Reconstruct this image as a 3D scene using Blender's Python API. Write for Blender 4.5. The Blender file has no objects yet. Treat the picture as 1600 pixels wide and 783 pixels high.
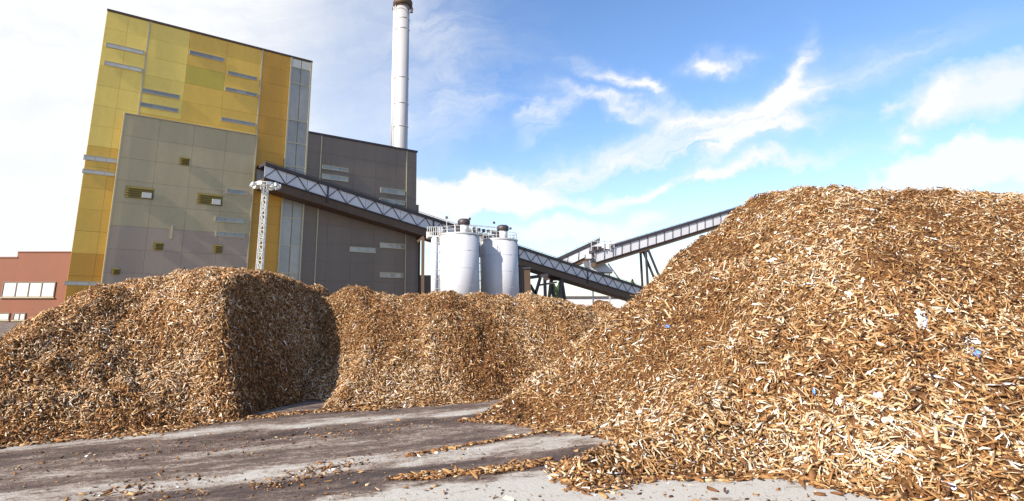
import bpy, bmesh, math, random
import numpy as np
from mathutils import Vector, Matrix

rnd = random.Random(7)
rng = np.random.default_rng(11)
scene = bpy.context.scene
COL = scene.collection

# ------------------------------------------------------------------ camera
F, PX, PY, HOR, EYE = 930.0, 690.0, 250.0, 480.0, 1.7
TH = math.atan((HOR - PY) / F)
CT, ST = math.cos(TH), math.sin(TH)
cam_data = bpy.data.cameras.new('camera')
cam = bpy.data.objects.new('camera', cam_data)
COL.objects.link(cam)
cam.location = (0, 0, EYE)
cam.rotation_euler = (math.pi / 2 + TH, 0, 0)
cam_data.sensor_width = 36
cam_data.lens = F / 1600 * 36
cam_data.shift_x = (800 - PX) / 1600
cam_data.shift_y = -(391.5 - PY) / 1600
cam_data.clip_end = 6000
scene.camera = cam

def ray(px, py):
    a, b = (px - PX) / F, (PY - py) / F
    return np.array([a, CT - ST * b, ST + CT * b])

def at(px, py, Y):
    d = ray(px, py)
    return Vector((d[0] / d[1] * Y, Y, EYE + d[2] / d[1] * Y))

def gnd(px, py):
    d = ray(px, py)
    s = -EYE / d[2]
    return (d[0] * s, d[1] * s)

# ------------------------------------------------------------------ sun, sky, exposure
SUN_EL = math.radians(31)
SUN_AZ = math.radians(38)            # light travels toward this angle from +X
sd = Vector((-math.cos(SUN_AZ) * math.cos(SUN_EL), -math.sin(SUN_AZ) * math.cos(SUN_EL), math.sin(SUN_EL)))
sun_data = bpy.data.lights.new('sun', 'SUN')
sun = bpy.data.objects.new('sun', sun_data)
COL.objects.link(sun)
sun_data.energy = 5.0
sun_data.angle = math.radians(0.5)
sun_data.color = (1.0, 0.93, 0.82)
sun.rotation_euler = (-sd).to_track_quat('-Z', 'Y').to_euler()

world = bpy.data.worlds.new('World')
scene.world = world
world.use_nodes = True
nt = world.node_tree
nt.nodes.clear()

def nd(tree, typ, **kw):
    n = tree.nodes.new(typ)
    for k, v in kw.items():
        setattr(n, k, v)
    return n

def mth(tree, op, a, b=None, c=None, clamp=False):
    n = tree.nodes.new('ShaderNodeMath')
    n.operation = op
    n.use_clamp = clamp
    for i, v in enumerate((a, b, c)):
        if v is None:
            continue
        if isinstance(v, (int, float)):
            n.inputs[i].default_value = v
        else:
            tree.links.new(v, n.inputs[i])
    return n.outputs[0]

sky = nd(nt, 'ShaderNodeTexSky', sky_type='NISHITA', sun_disc=False)
sky.sun_elevation = SUN_EL
sky.sun_rotation = math.atan2(sd.x, sd.y)
sky.air_density = 1.0
sky.dust_density = 0.6
sky.ozone_density = 2.5
hs = nd(nt, 'ShaderNodeHueSaturation')
hs.inputs['Hue'].default_value = 0.506
hs.inputs['Saturation'].default_value = 1.12
hs.inputs['Value'].default_value = 1.26
nt.links.new(sky.outputs[0], hs.inputs['Color'])
bg_sky = nd(nt, 'ShaderNodeBackground')
bg_sky.inputs[1].default_value = 0.095
nt.links.new(hs.outputs[0], bg_sky.inputs[0])
bg_cloud = nd(nt, 'ShaderNodeBackground')
bg_cloud.inputs[0].default_value = (0.97, 0.985, 1.0, 1)
bg_cloud.inputs[1].default_value = 0.54

tc = nd(nt, 'ShaderNodeTexCoord')
sep = nd(nt, 'ShaderNodeSeparateXYZ')
nt.links.new(tc.outputs['Generated'], sep.inputs[0])
az = mth(nt, 'ARCTAN2', sep.outputs[0], sep.outputs[1])
el = mth(nt, 'ARCSINE', sep.outputs[2])

def noise(tree, vec, scale, detail=5, rough=0.55, dist=0.0):
    n = tree.nodes.new('ShaderNodeTexNoise')
    n.inputs['Scale'].default_value = scale
    n.inputs['Detail'].default_value = detail
    n.inputs['Roughness'].default_value = rough
    n.inputs['Distortion'].default_value = dist
    if vec is not None:
        tree.links.new(vec, n.inputs['Vector'])
    return n

wn = noise(nt, tc.outputs['Generated'], 5.0, 6, 0.6)
wsep = nd(nt, 'ShaderNodeSeparateColor')
nt.links.new(wn.outputs['Color'], wsep.inputs[0])
azw = mth(nt, 'ADD', az, mth(nt, 'MULTIPLY', mth(nt, 'SUBTRACT', wsep.outputs[0], 0.5), 0.30))
elw = mth(nt, 'ADD', el, mth(nt, 'MULTIPLY', mth(nt, 'SUBTRACT', wsep.outputs[1], 0.5), 0.16))
# wispy streak noise stretched along the cirrus
cmb = nd(nt, 'ShaderNodeCombineXYZ')
nt.links.new(mth(nt, 'ADD', mth(nt, 'MULTIPLY', azw, 4.0), mth(nt, 'MULTIPLY', elw, 2.0)), cmb.inputs[0])
nt.links.new(mth(nt, 'SUBTRACT', mth(nt, 'MULTIPLY', elw, 17.0), mth(nt, 'MULTIPLY', azw, 3.0)), cmb.inputs[1])
streak = noise(nt, cmb.outputs[0], 1.3, 8, 0.62, 0.6).outputs[0]
puff = noise(nt, tc.outputs['Generated'], 9.0, 8, 0.6, 0.2).outputs[0]

def azel(px, py):
    d = ray(px, py)
    d = d / np.linalg.norm(d)
    return math.atan2(d[0], d[1]), math.asin(d[2])

def blob(px, py, lx, ly, ang, w, kind='s'):
    """soft elongated cloud body centred on a sky direction, half sizes lx ly (pixels), tilt ang (deg, up to the right)"""
    a0, e0 = azel(px, py)
    sa, se = lx / F, ly / F
    c, s = math.cos(math.radians(ang)), math.sin(math.radians(ang))
    da = mth(nt, 'SUBTRACT', azw, a0)
    de = mth(nt, 'SUBTRACT', elw, e0)
    u = mth(nt, 'ADD', mth(nt, 'MULTIPLY', da, c / sa), mth(nt, 'MULTIPLY', de, s / sa))
    v = mth(nt, 'ADD', mth(nt, 'MULTIPLY', da, -s / se), mth(nt, 'MULTIPLY', de, c / se))
    q = mth(nt, 'ADD', mth(nt, 'MULTIPLY', u, u), mth(nt, 'MULTIPLY', v, v))
    g = mth(nt, 'EXPONENT', mth(nt, 'MULTIPLY', q, -1.0))
    n = streak if kind == 's' else puff
    gain = mth(nt, 'MULTIPLY_ADD', n, 4.2 if kind == 's' else 5.0, -1.25 if kind == 's' else -1.6, clamp=False)
    gain = mth(nt, 'MAXIMUM', gain, 0.0)
    return mth(nt, 'MULTIPLY', mth(nt, 'MULTIPLY', g, gain), w)

def bank(px, py, lx, ly, w, soft=1.0):
    """dense cloud, edges broken by the noise"""
    a0, e0 = azel(px, py)
    da = mth(nt, 'MULTIPLY', mth(nt, 'SUBTRACT', azw, a0), F / lx)
    de = mth(nt, 'MULTIPLY', mth(nt, 'SUBTRACT', elw, e0), F / ly)
    q = mth(nt, 'ADD', mth(nt, 'MULTIPLY', da, da), mth(nt, 'MULTIPLY', de, de))
    r = mth(nt, 'SUBTRACT', mth(nt, 'ADD', 1.0, mth(nt, 'MULTIPLY', mth(nt, 'SUBTRACT', puff, 0.5), 2.6)), q)
    return mth(nt, 'MULTIPLY', mth(nt, 'DIVIDE', r, soft, clamp=True), w)

clouds = [
    bank(760, 300, 190, 26, 0.95, 0.9), bank(930, 345, 125, 26, 0.95, 0.8),
    bank(640, 345, 130, 60, 1.0, 0.9),
    blob(1010, 232, 230, 20, 10, 1.0), blob(1185, 198, 95, 26, 24, 1.25), blob(1130, 232, 120, 12, 4, 0.9),
    blob(1232, 130, 16, 52, -28, 0.9), blob(985, 135, 60, 12, -38, 0.9), blob(1010, 185, 90, 10, -20, 0.6),
    blob(850, 180, 40, 16, 40, 0.8), blob(930, 155, 40, 12, -30, 0.7), blob(1100, 110, 30, 13, 8, 1.1),
    blob(1060, 286, 170, 9, 4, 1.0), blob(720, 170, 120, 50, 20, 0.35),
    bank(1575, 140, 88, 44, 0.85, 0.9), blob(1500, 175, 50, 14, 30, 0.9), bank(1550, 262, 118, 38, 0.95, 0.5),
    blob(1440, 80, 80, 14, 10, 0.35), blob(700, 60, 120, 60, 10, 0.35),
    blob(1430, 165, 22, 8, 40, 0.6), blob(1475, 213, 20, 6, 5, 0.7),
]
tot = clouds[0]
for c in clouds[1:]:
    tot = mth(nt, 'ADD', tot, c)
# high white veil that paints lens-flare whiteout, thicker leftward; broken cloud behind camera
mr = nd(nt, 'ShaderNodeMapRange', interpolation_type='SMOOTHSTEP')
mr.inputs['From Min'].default_value = azel(800, 200)[0]
mr.inputs['From Max'].default_value = azel(240, 200)[0]
nt.links.new(mth(nt, 'ADD', az, mth(nt, 'MULTIPLY', mth(nt, 'SUBTRACT', wsep.outputs[2], 0.5), 0.25)), mr.inputs[0])
mr2 = nd(nt, 'ShaderNodeMapRange', interpolation_type='SMOOTHSTEP')
mr2.inputs['From Min'].default_value = -1.9
mr2.inputs['From Max'].default_value = -1.2
nt.links.new(az, mr2.inputs[0])
flare_veil = mth(nt, 'MULTIPLY', mth(nt, 'MULTIPLY', mr.outputs[0], mr2.outputs[0]), mth(nt, 'MULTIPLY_ADD', streak, 0.6, 0.72))
tot = mth(nt, 'ADD', tot, flare_veil)
away = nd(nt, 'ShaderNodeMapRange', interpolation_type='SMOOTHSTEP')
away.inputs['From Min'].default_value = 0.5
away.inputs['From Max'].default_value = -0.2
nt.links.new(sep.outputs[1], away.inputs[0])
tot = mth(nt, 'ADD', tot, mth(nt, 'MULTIPLY', away.outputs[0], mth(nt, 'MULTIPLY_ADD', streak, 2.0, -1.0, clamp=True)))
tot = mth(nt, 'MULTIPLY', tot, 1.0, clamp=True)
# thin milky air close to the horizon
hz = nd(nt, 'ShaderNodeMapRange', interpolation_type='SMOOTHSTEP')
hz.inputs['From Min'].default_value = 0.30
hz.inputs['From Max'].default_value = -0.02
hz.inputs['To Max'].default_value = 0.42
nt.links.new(el, hz.inputs[0])
tot = mth(nt, 'MAXIMUM', tot, hz.outputs[0], clamp=True)
mixw = nd(nt, 'ShaderNodeMixShader')
nt.links.new(tot, mixw.inputs[0])
nt.links.new(bg_sky.outputs[0], mixw.inputs[1])
nt.links.new(bg_cloud.outputs[0], mixw.inputs[2])
wout = nd(nt, 'ShaderNodeOutputWorld')
nt.links.new(mixw.outputs[0], wout.inputs[0])

scene.view_settings.view_transform = 'Standard'
scene.view_settings.look = 'None'
scene.view_settings.exposure = 0.92
scene.view_settings.gamma = 1.0
scene.view_settings.use_curve_mapping = False
scene.render.engine = 'CYCLES'
scene.render.resolution_x = 1024
scene.render.resolution_y = 501

# ------------------------------------------------------------------ helpers
def tag(o, label=None, cat=None, group=None, kind=None):
    if label: o['label'] = label
    if cat: o['category'] = cat
    if group: o['group'] = group
    if kind: o['kind'] = kind
    return o

def empty(name, loc=(0, 0, 0)):
    o = bpy.data.objects.new(name, None)
    o.empty_display_size = 0.3
    COL.objects.link(o)
    o.location = loc
    return o

def link(name, me, mat, parent=None):
    if mat is not None and not me.materials:
        me.materials.append(mat)
    o = bpy.data.objects.new(name, me)
    COL.objects.link(o)
    if parent is not None:
        o.parent = parent
        # vertices are in world coordinates unless told otherwise
        p = parent
        off = Vector((0, 0, 0))
        while p is not None:
            off += p.location
            p = p.parent
        o.location = -off
    return o

class MB:
    def __init__(self):
        self.v, self.f = [], []
    def poly(self, verts, faces):
        b = len(self.v)
        self.v += [tuple(p) for p in verts]
        self.f += [tuple(i + b for i in f) for f in faces]
        return self
    def hexa(self, p):
        # p: 8 corners, bottom 4 then top 4 (same order)
        return self.poly(p, [(3, 2, 1, 0), (4, 5, 6, 7), (0, 1, 5, 4), (1, 2, 6, 5), (2, 3, 7, 6), (3, 0, 4, 7)])
    def box(self, o, a, b, c):
        o, a, b, c = Vector(o), Vector(a), Vector(b), Vector(c)
        return self.hexa([o, o + a, o + a + b, o + b, o + c, o + a + c, o + a + b + c, o + b + c])
    def cbox(self, c, sx, sy, sz):
        return self.box((c[0] - sx / 2, c[1] - sy / 2, c[2] - sz / 2), (sx, 0, 0), (0, sy, 0), (0, 0, sz))
    def bar(self, p, q, w, h=None, up=(0, 0, 1)):
        p, q = Vector(p), Vector(q)
        h = h or w
        d = (q - p)
        up = Vector(up)
        s = d.cross(up)
        if s.length < 1e-5:
            s = Vector((1, 0, 0))
        s.normalize()
        u = s.cross(d).normalized()
        s, u = s * w / 2, u * h / 2
        return self.hexa([p - s - u, p + s - u, p + s + u, p - s + u, q - s - u, q + s - u, q + s + u, q - s + u])
    def tube(self, p, q, r0, r1=None, n=12, caps=True):
        p, q = Vector(p), Vector(q)
        r1 = r0 if r1 is None else r1
        d = (q - p).normalized()
        a = d.orthogonal().normalized()
        b = d.cross(a)
        vs = []
        for c, r in ((p, r0), (q, r1)):
            for i in range(n):
                t = 2 * math.pi * i / n
                vs.append(c + a * math.cos(t) * r + b * math.sin(t) * r)
        fs = [(i, (i + 1) % n, n + (i + 1) % n, n + i) for i in range(n)]
        if caps:
            fs += [tuple(range(n - 1, -1, -1)), tuple(range(n, 2 * n))]
        return self.poly(vs, fs)
    def lathe(self, c, prof, n=32):
        """prof: list of (r, z) above c"""
        c = Vector(c)
        vs = []
        for r, z in prof:
            for i in range(n):
                t = 2 * math.pi * i / n
                vs.append(c + Vector((math.cos(t) * r, math.sin(t) * r, z)))
        fs = []
        for k in range(len(prof) - 1):
            for i in range(n):
                j = (i + 1) % n
                fs.append((k * n + i, k * n + j, (k + 1) * n + j, (k + 1) * n + i))
        fs += [tuple(range(n - 1, -1, -1)), tuple(range((len(prof) - 1) * n, len(prof) * n))]
        return self.poly(vs, fs)
    def ring(self, c, R, r, n=28, m=6):
        c = Vector(c)
        vs, fs = [], []
        for i in range(n):
            t = 2 * math.pi * i / n
            for k in range(m):
                u = 2 * math.pi * k / m
                rr = R + r * math.cos(u)
                vs.append(c + Vector((rr * math.cos(t), rr * math.sin(t), r * math.sin(u))))
        for i in range(n):
            for k in range(m):
                a, b = i * m + k, i * m + (k + 1) % m
                cc, d = ((i + 1) % n) * m + (k + 1) % m, ((i + 1) % n) * m + k
                fs.append((a, d, cc, b))
        return self.poly(vs, fs)
    def build(self, name, mat, parent=None, smooth=False):
        me = bpy.data.meshes.new(name)
        me.from_pydata(self.v, [], self.f)
        if smooth:
            me.polygons.foreach_set('use_smooth', [len(p.vertices) == 4 for p in me.polygons])
        me.update()
        return link(name, me, mat, parent)

# ------------------------------------------------------------------ materials
def principled(name, col, rough=0.6, metal=0.0, spec=0.5):
    m = bpy.data.materials.new(name)
    m.use_nodes = True
    b = m.node_tree.nodes['Principled BSDF']
    b.inputs['Base Color'].default_value = (*col, 1)
    b.inputs['Roughness'].default_value = rough
    b.inputs['Metallic'].default_value = metal
    b.inputs['Specular IOR Level'].default_value = spec
    return m, m.node_tree, b

def weathered(name, col, rough=0.6, metal=0.0, scale=0.4, amt=0.18, objvar=0.0, streaks=True, ribs=None, spec=0.4):
    """plain coloured surface with dirt, vertical streaks, per object tone and optional ribbed relief"""
    m, t, b = principled(name, col, rough, metal, spec)
    g = nd(t, 'ShaderNodeNewGeometry')
    mp = nd(t, 'ShaderNodeMapping')
    mp.inputs['Scale'].default_value = (1, 1, 0.16 if streaks else 1)
    t.links.new(g.outputs['Position'], mp.inputs[0])
    n1 = noise(t, mp.outputs[0], scale, 6, 0.6)
    n2 = noise(t, g.outputs['Position'], scale * 5, 5, 0.6)
    k = mth(t, 'ADD', mth(t, 'MULTIPLY', mth(t, 'SUBTRACT', n1.outputs[0], 0.5), amt * 2.4), mth(t, 'MULTIPLY', mth(t, 'SUBTRACT', n2.outputs[0], 0.5), amt * 1.0))
    if objvar:
        oi = nd(t, 'ShaderNodeObjectInfo')
        k = mth(t, 'ADD', k, mth(t, 'MULTIPLY', mth(t, 'SUBTRACT', oi.outputs['Random'], 0.5), objvar))
    k = mth(t, 'ADD', k, 1.0)
    vm = nd(t, 'ShaderNodeVectorMath', operation='SCALE')
    vm.inputs[0].default_value = col
    t.links.new(k, vm.inputs['Scale'])
    t.links.new(vm.outputs[0], b.inputs['Base Color'])
    t.links.new(mth(t, 'MULTIPLY_ADD', n2.outputs[0], 0.3, rough - 0.15, clamp=True), b.inputs['Roughness'])
    if ribs:
        wv = nd(t, 'ShaderNodeTexWave', wave_type='BANDS', bands_direction='Z')
        wv.inputs['Scale'].default_value = ribs
        t.links.new(g.outputs['Position'], wv.inputs['Vector'])
        bp = nd(t, 'ShaderNodeBump')
        bp.inputs['Strength'].default_value = 0.18
        bp.inputs['Distance'].default_value = 0.03
        t.links.new(wv.outputs[0], bp.inputs['Height'])
        t.links.new(bp.outputs[0], b.inputs['Normal'])
    return m

M = {}
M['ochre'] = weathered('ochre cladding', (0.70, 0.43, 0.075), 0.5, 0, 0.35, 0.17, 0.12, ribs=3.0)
M['flare_yellow'] = weathered('yellow ochre cladding', (0.80, 0.575, 0.13), 0.5, 0, 0.35, 0.17, 0.12, ribs=3.0)  # paler and yellower: lens-flare glow put into the cladding colour
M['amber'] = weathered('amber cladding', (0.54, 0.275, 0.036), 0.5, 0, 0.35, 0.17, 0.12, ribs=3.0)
M['olive'] = weathered('olive cladding', (0.54, 0.40, 0.06), 0.5, 0, 0.25, 0.10, 0.1)
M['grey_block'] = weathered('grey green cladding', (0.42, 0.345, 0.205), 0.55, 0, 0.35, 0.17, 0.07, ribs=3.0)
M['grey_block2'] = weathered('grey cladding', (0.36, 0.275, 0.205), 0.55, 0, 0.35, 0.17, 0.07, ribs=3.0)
M['wing'] = weathered('taupe cladding', (0.175, 0.138, 0.110), 0.55, 0, 0.35, 0.17, 0.06, ribs=3.0)
M['shell'] = weathered('sub-structure sheet', (0.24, 0.17, 0.06), 0.7)
M['trim'] = weathered('pale metal trim', (0.44, 0.385, 0.26), 0.4, 0.3, 1.0, 0.1)
M['dark_metal'] = weathered('dark painted steel', (0.050, 0.040, 0.045), 0.5, 0.2, 1.0, 0.25)
M['brown_steel'] = weathered('brown painted steel', (0.085, 0.052, 0.032), 0.55, 0.1, 1.0, 0.25)
M['white_panel'] = weathered('white sheet', (0.56, 0.55, 0.57), 0.45, 0, 0.8, 0.12, 0.10)
M['silo'] = weathered('white silo steel', (0.46, 0.46, 0.485), 0.42, 0, 0.9, 0.10)
M['galv'] = weathered('galvanised steel', (0.58, 0.57, 0.54), 0.4, 0.5, 1.5, 0.2)
M['chimney'] = weathered('pale steel flue', (0.42, 0.40, 0.40), 0.4, 0.15, 0.7, 0.14)
M['brick'] = weathered('red brown render', (0.205, 0.072, 0.036), 0.7, 0, 0.3, 0.14)
M['roofing'] = weathered('roof felt', (0.11, 0.10, 0.10), 0.8)
M['vent'] = weathered('dark louvre', (0.17, 0.125, 0.03), 0.6, 0, 1, 0.1)
M['lamp_glass'] = principled('lamp glass', (0.85, 0.85, 0.82), 0.15)[0]
M['blind'] = weathered('pale window blind', (0.60, 0.57, 0.50), 0.5, 0, 0.7, 0.08, 0.12)
def glass_mat(name, col, rough):
    m, t, b = principled(name, col, rough, 0.0, 0.9)
    b.inputs['IOR'].default_value = 1.5
    b.inputs['Coat Weight'].default_value = 0.2
    g = nd(t, 'ShaderNodeNewGeometry')
    n = noise(t, g.outputs['Position'], 0.8, 3)
    oi = nd(t, 'ShaderNodeObjectInfo')
    k = mth(t, 'ADD', mth(t, 'MULTIPLY', oi.outputs['Random'], 0.5), mth(t, 'MULTIPLY_ADD', n.outputs[0], 0.5, 0.5))
    vm = nd(t, 'ShaderNodeVectorMath', operation='SCALE')
    vm.inputs[0].default_value = col
    t.links.new(k, vm.inputs['Scale'])
    t.links.new(vm.outputs[0], b.inputs['Base Color'])
    return m
M['glass'] = glass_mat('window glass', (0.26, 0.25, 0.22), 0.12)
M['curtain_glass'] = glass_mat('curtain wall glass', (0.27, 0.26, 0.23), 0.3)
M['leaf'] = weathered('foliage', (0.06, 0.11, 0.035), 0.7, 0, 2, 0.3, 0.0, streaks=False)
M['bark'] = weathered('bark', (0.12, 0.085, 0.06), 0.9)

def wood_mat(name, use_attr):
    m, t, b = principled(name, (0.4, 0.25, 0.1), 0.72, 0, 0.25)
    if use_attr:
        a = nd(t, 'ShaderNodeAttribute', attribute_name='Col')
        src = a.outputs['Color']
    else:
        oi = nd(t, 'ShaderNodeObjectInfo')
        cr = nd(t, 'ShaderNodeValToRGB')
        cr.color_ramp.interpolation = 'LINEAR'
        els = cr.color_ramp.elements
        cols = [(0, (.08, .033, .013)), (.25, (.17, .074, .026)), (.48, (.29, .145, .054)), (.7, (.39, .235, .107)), (.9, (.51, .38, .23)), (1, (.62, .55, .43))]
        els[0].position, els[0].color = cols[0][0], (*cols[0][1], 1)
        els[1].position, els[1].color = 1, (*cols[-1][1], 1)
        for p, c in cols[1:-1]:
            e = els.new(p); e.color = (*c, 1)
        t.links.new(oi.outputs['Random'], cr.inputs[0])
        src = cr.outputs[0]
    g = nd(t, 'ShaderNodeNewGeometry')
    n = noise(t, g.outputs['Position'], 60, 3, 0.6)
    vm = nd(t, 'ShaderNodeVectorMath', operation='SCALE')
    t.links.new(src, vm.inputs[0])
    t.links.new(mth(t, 'MULTIPLY_ADD', n.outputs[0], 0.9, 0.55), vm.inputs['Scale'])
    t.links.new(vm.outputs[0], b.inputs['Base Color'])
    return m
M['chip'] = wood_mat('shredded wood', True)
M['chip_piece'] = wood_mat('wood splinter', False)

def mound_mat():
    m, t, b = principled('packed wood fines', (0.2, 0.1, 0.04), 0.9, 0, 0.1)
    g = nd(t, 'ShaderNodeNewGeometry')
    n = noise(t, g.outputs['Position'], 26, 6, 0.7)
    cr = nd(t, 'ShaderNodeValToRGB')
    e = cr.color_ramp.elements
    e[0].position, e[0].color = 0.3, (.030, .013, .006, 1)
    e[1].position, e[1].color = 0.75, (.20, .095, .036, 1)
    t.links.new(n.outputs[0], cr.inputs[0])
    t.links.new(cr.outputs[0], b.inputs['Base Color'])
    bp = nd(t, 'ShaderNodeBump')
    bp.inputs['Strength'].default_value = 0.8
    bp.inputs['Distance'].default_value = 0.03
    t.links.new(n.outputs[0], bp.inputs['Height'])
    t.links.new(bp.outputs[0], b.inputs['Normal'])
    return m
M['mound'] = mound_mat()

def plastic(name, col):
    return weathered(name, col, 0.35, 0, 30, 0.15, 0, streaks=False)
M['plastic_white'] = plastic('white plastic', (0.85, 0.85, 0.86))
M['plastic_blue'] = plastic('blue plastic', (0.10, 0.24, 0.62))
M['plastic_pale'] = plastic('pale blue plastic', (0.50, 0.56, 0.80))

# ------------------------------------------------------------------ ground
def ground_mat():
    m, t, b = principled('stained concrete yard', (0.4, 0.39, 0.37), 0.85, 0, 0.3)
    g = nd(t, 'ShaderNodeNewGeometry')
    pos = g.outputs['Position']
    def rot(angle, su, sv):
        mp = nd(t, 'ShaderNodeMapping')
        mp.vector_type = 'TEXTURE'
        mp.inputs['Rotation'].default_value = (0, 0, math.radians(angle))
        mp.inputs['Scale'].default_value = (1 / su, 1 / sv, 1)
        t.links.new(pos, mp.inputs[0])
        return mp.outputs[0]
    big = noise(t, pos, 0.9, 5, 0.6)
    uv = rot(24, 1, 1)
    s = nd(t, 'ShaderNodeSeparateXYZ')
    t.links.new(uv, s.inputs[0])
    # lanes bend a little along their length
    v = mth(t, 'ADD', s.outputs[1], mth(t, 'MULTIPLY', mth(t, 'SUBTRACT', big.outputs[0], 0.5), 0.5))
    fray = noise(t, rot(24, 0.8, 3.0), 2.2, 8, 0.72)
    v = mth(t, 'ADD', v, mth(t, 'MULTIPLY', mth(t, 'SUBTRACT', fray.outputs[0], 0.5), 0.6))
    mr = nd(t, 'ShaderNodeMapRange')
    mr.inputs['From Min'].default_value = 3.0
    mr.inputs['From Max'].default_value = 13.0
    t.links.new(v, mr.inputs[0])
    cr = nd(t, 'ShaderNodeValToRGB')
    bands = GROUND_BANDS
    els = cr.color_ramp.elements
    els[0].position = (bands[0][0] - 3) / 10; els[0].color = (bands[0][1],) * 3 + (1,)
    els[1].position = (bands[-1][0] - 3) / 10; els[1].color = (bands[-1][1],) * 3 + (1,)
    for p, c in bands[1:-1]:
        e = els.new((p - 3) / 10); e.color = (c, c, c, 1)
    t.links.new(mr.outputs[0], cr.inputs[0])
    patch = noise(t, rot(27, 0.7, 2.0), 1.5, 9, 0.72)
    fine = noise(t, pos, 14, 6, 0.7)
    stain = mth(t, 'ADD', cr.outputs[0], mth(t, 'MULTIPLY', mth(t, 'SUBTRACT', patch.outputs[0], 0.5), 2.2))
    stain = mth(t, 'ADD', stain, mth(t, 'MULTIPLY', mth(t, 'SUBTRACT', fine.outputs[0], 0.5), 1.0))
    crumb = noise(t, pos, 42, 5, 0.75)
    stain = mth(t, 'ADD', stain, mth(t, 'MULTIPLY', mth(t, 'SUBTRACT', crumb.outputs[0], 0.5), 0.9))
    cc = nd(t, 'ShaderNodeValToRGB')
    e = cc.color_ramp.elements
    e[0].position, e[0].color = 0.12, (.395, .372, .338, 1)
    e[1].position, e[1].color = 1.0, (.048, .034, .030, 1)
    k = e.new(0.42); k.color = (.25, .205, .170, 1)
    k = e.new(0.62); k.color = (.125, .088, .070, 1)
    t.links.new(stain, cc.inputs[0])
    gr = noise(t, pos, 95, 4, 0.7)
    vm = nd(t, 'ShaderNodeVectorMath', operation='SCALE')
    t.links.new(cc.outputs[0], vm.inputs[0])
    t.links.new(mth(t, 'MULTIPLY_ADD', gr.outputs[0], 0.6, 0.7), vm.inputs['Scale'])
    t.links.new(vm.outputs[0], b.inputs['Base Color'])
    t.links.new(mth(t, 'MULTIPLY_ADD', stain, -0.28, 0.9, clamp=True), b.inputs['Roughness'])
    bp = nd(t, 'ShaderNodeBump')
    bp.inputs['Strength'].default_value = 0.5
    bp.inputs['Distance'].default_value = 0.01
    t.links.new(mth(t, 'ADD', gr.outputs[0], mth(t, 'MULTIPLY', fine.outputs[0], 2)), bp.inputs['Height'])
    t.links.new(bp.outputs[0], b.inputs['Normal'])
    return m
# (distance across the wheel lanes, how dirty)
GROUND_BANDS = [(3.6, 0.02), (5.80, 0.06), (6.05, 0.74), (6.6, 0.86), (6.75, 0.50), (6.9, 0.25), (7.2, 0.27), (7.45, 0.68), (7.9, 0.64), (8.15, 0.54), (8.5, 0.68), (8.95, 0.80), (9.25, 0.75), (9.45, 0.25), (9.65, 0.28), (10.0, 0.68), (12.5, 0.64)]
M['ground'] = ground_mat()
gm = MB()
gm.poly([(-1500, -300, 0), (1500, -300, 0), (1500, 3000, 0), (-1500, 3000, 0)], [(0, 1, 2, 3)])
go = gm.build('ground', M['ground'])
tag(go, 'pale concrete yard with brown stained wheel lanes', 'ground', kind='structure')

# ------------------------------------------------------------------ power plant building
H_MAIN = 40.0
d0 = ray(168, 14)
s0 = (H_MAIN - EYE) / d0[2]
FO = Vector((d0[0] * s0, d0[1] * s0, 0))
d1 = ray(487, 95.5)
s1 = (H_MAIN - EYE) / d1[2]
FE = Vector((d1[0] * s1, d1[1] * s1, 0)) - FO
T_MAIN = FE.length
FE.normalize()
FN = Vector((FE.y, -FE.x, 0))            # outward, towards the yard

def fac(px, py, off=0.0):
    """where a line of sight meets the facade plane: along it and up"""
    d = ray(px, py)
    n = np.array(FN); o = np.array(FO) + n * off
    e = np.array([0, 0, EYE])
    s = float(np.dot(o - e, n) / np.dot(d, n))
    p = e + d * s
    return float(np.dot(p - np.array(FO), np.array(FE))), float(p[2])

def fp(t, z, off=0.0):
    return FO + FE * t + FN * off + Vector((0, 0, z))

UPZ = Vector((0, 0, 1))
plant = empty('power_plant_building', FO)
tag(plant, 'tall ochre clad power plant with grey lower block, glazed corner strip and taupe wing', 'building')
T_WING = fac(651, 235)[0]
H_WING = fac(566, 220.5)[1]
DEPTH = 26.0
def fbox(mb, t0, t1, z0, z1, o0, o1):
    return mb.box(fp(t0, z0, o0), FE * (t1 - t0), FN * (o1 - o0), UPZ * (z1 - z0))

SK = 9.0                                  # the end wall runs back at a slant
def skew(t0, t1, z0, z1, o0, o1):
    return MB().hexa([fp(t0 + SK, z0, o0), fp(t1, z0, o0), fp(t1, z0, o1), fp(t0, z0, o1), fp(t0 + SK, z1, o0), fp(t1, z1, o0), fp(t1, z1, o1), fp(t0, z1, o1)])
main_wall = skew(0, T_MAIN, 0, H_MAIN - 0.3, -DEPTH, 0).build('main_wall', M['shell'], plant)
roof = skew(-0.05, T_MAIN + 0.12, H_MAIN - 0.3, H_MAIN, -DEPTH, 0.16).build('roof_edge', M['brown_steel'], plant)
wing_wall = fbox(MB(), T_MAIN + 0.01, T_WING, 0, H_WING - 0.3, -DEPTH * 0.8, 0).build('wing_wall', M['shell'], plant)
fbox(MB(), T_MAIN + 0.13, T_WING + 0.12, H_WING - 0.3, H_WING, -DEPTH * 0.8, 0.22).build('roof_edge', M['dark_metal'], plant)
zs = fac(656, 319)[1]
fbox(MB(), T_WING + 0.01, T_WING + 1.1, 0, zs, -6, -0.8).build('stair_block', M['wing'], plant)

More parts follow.
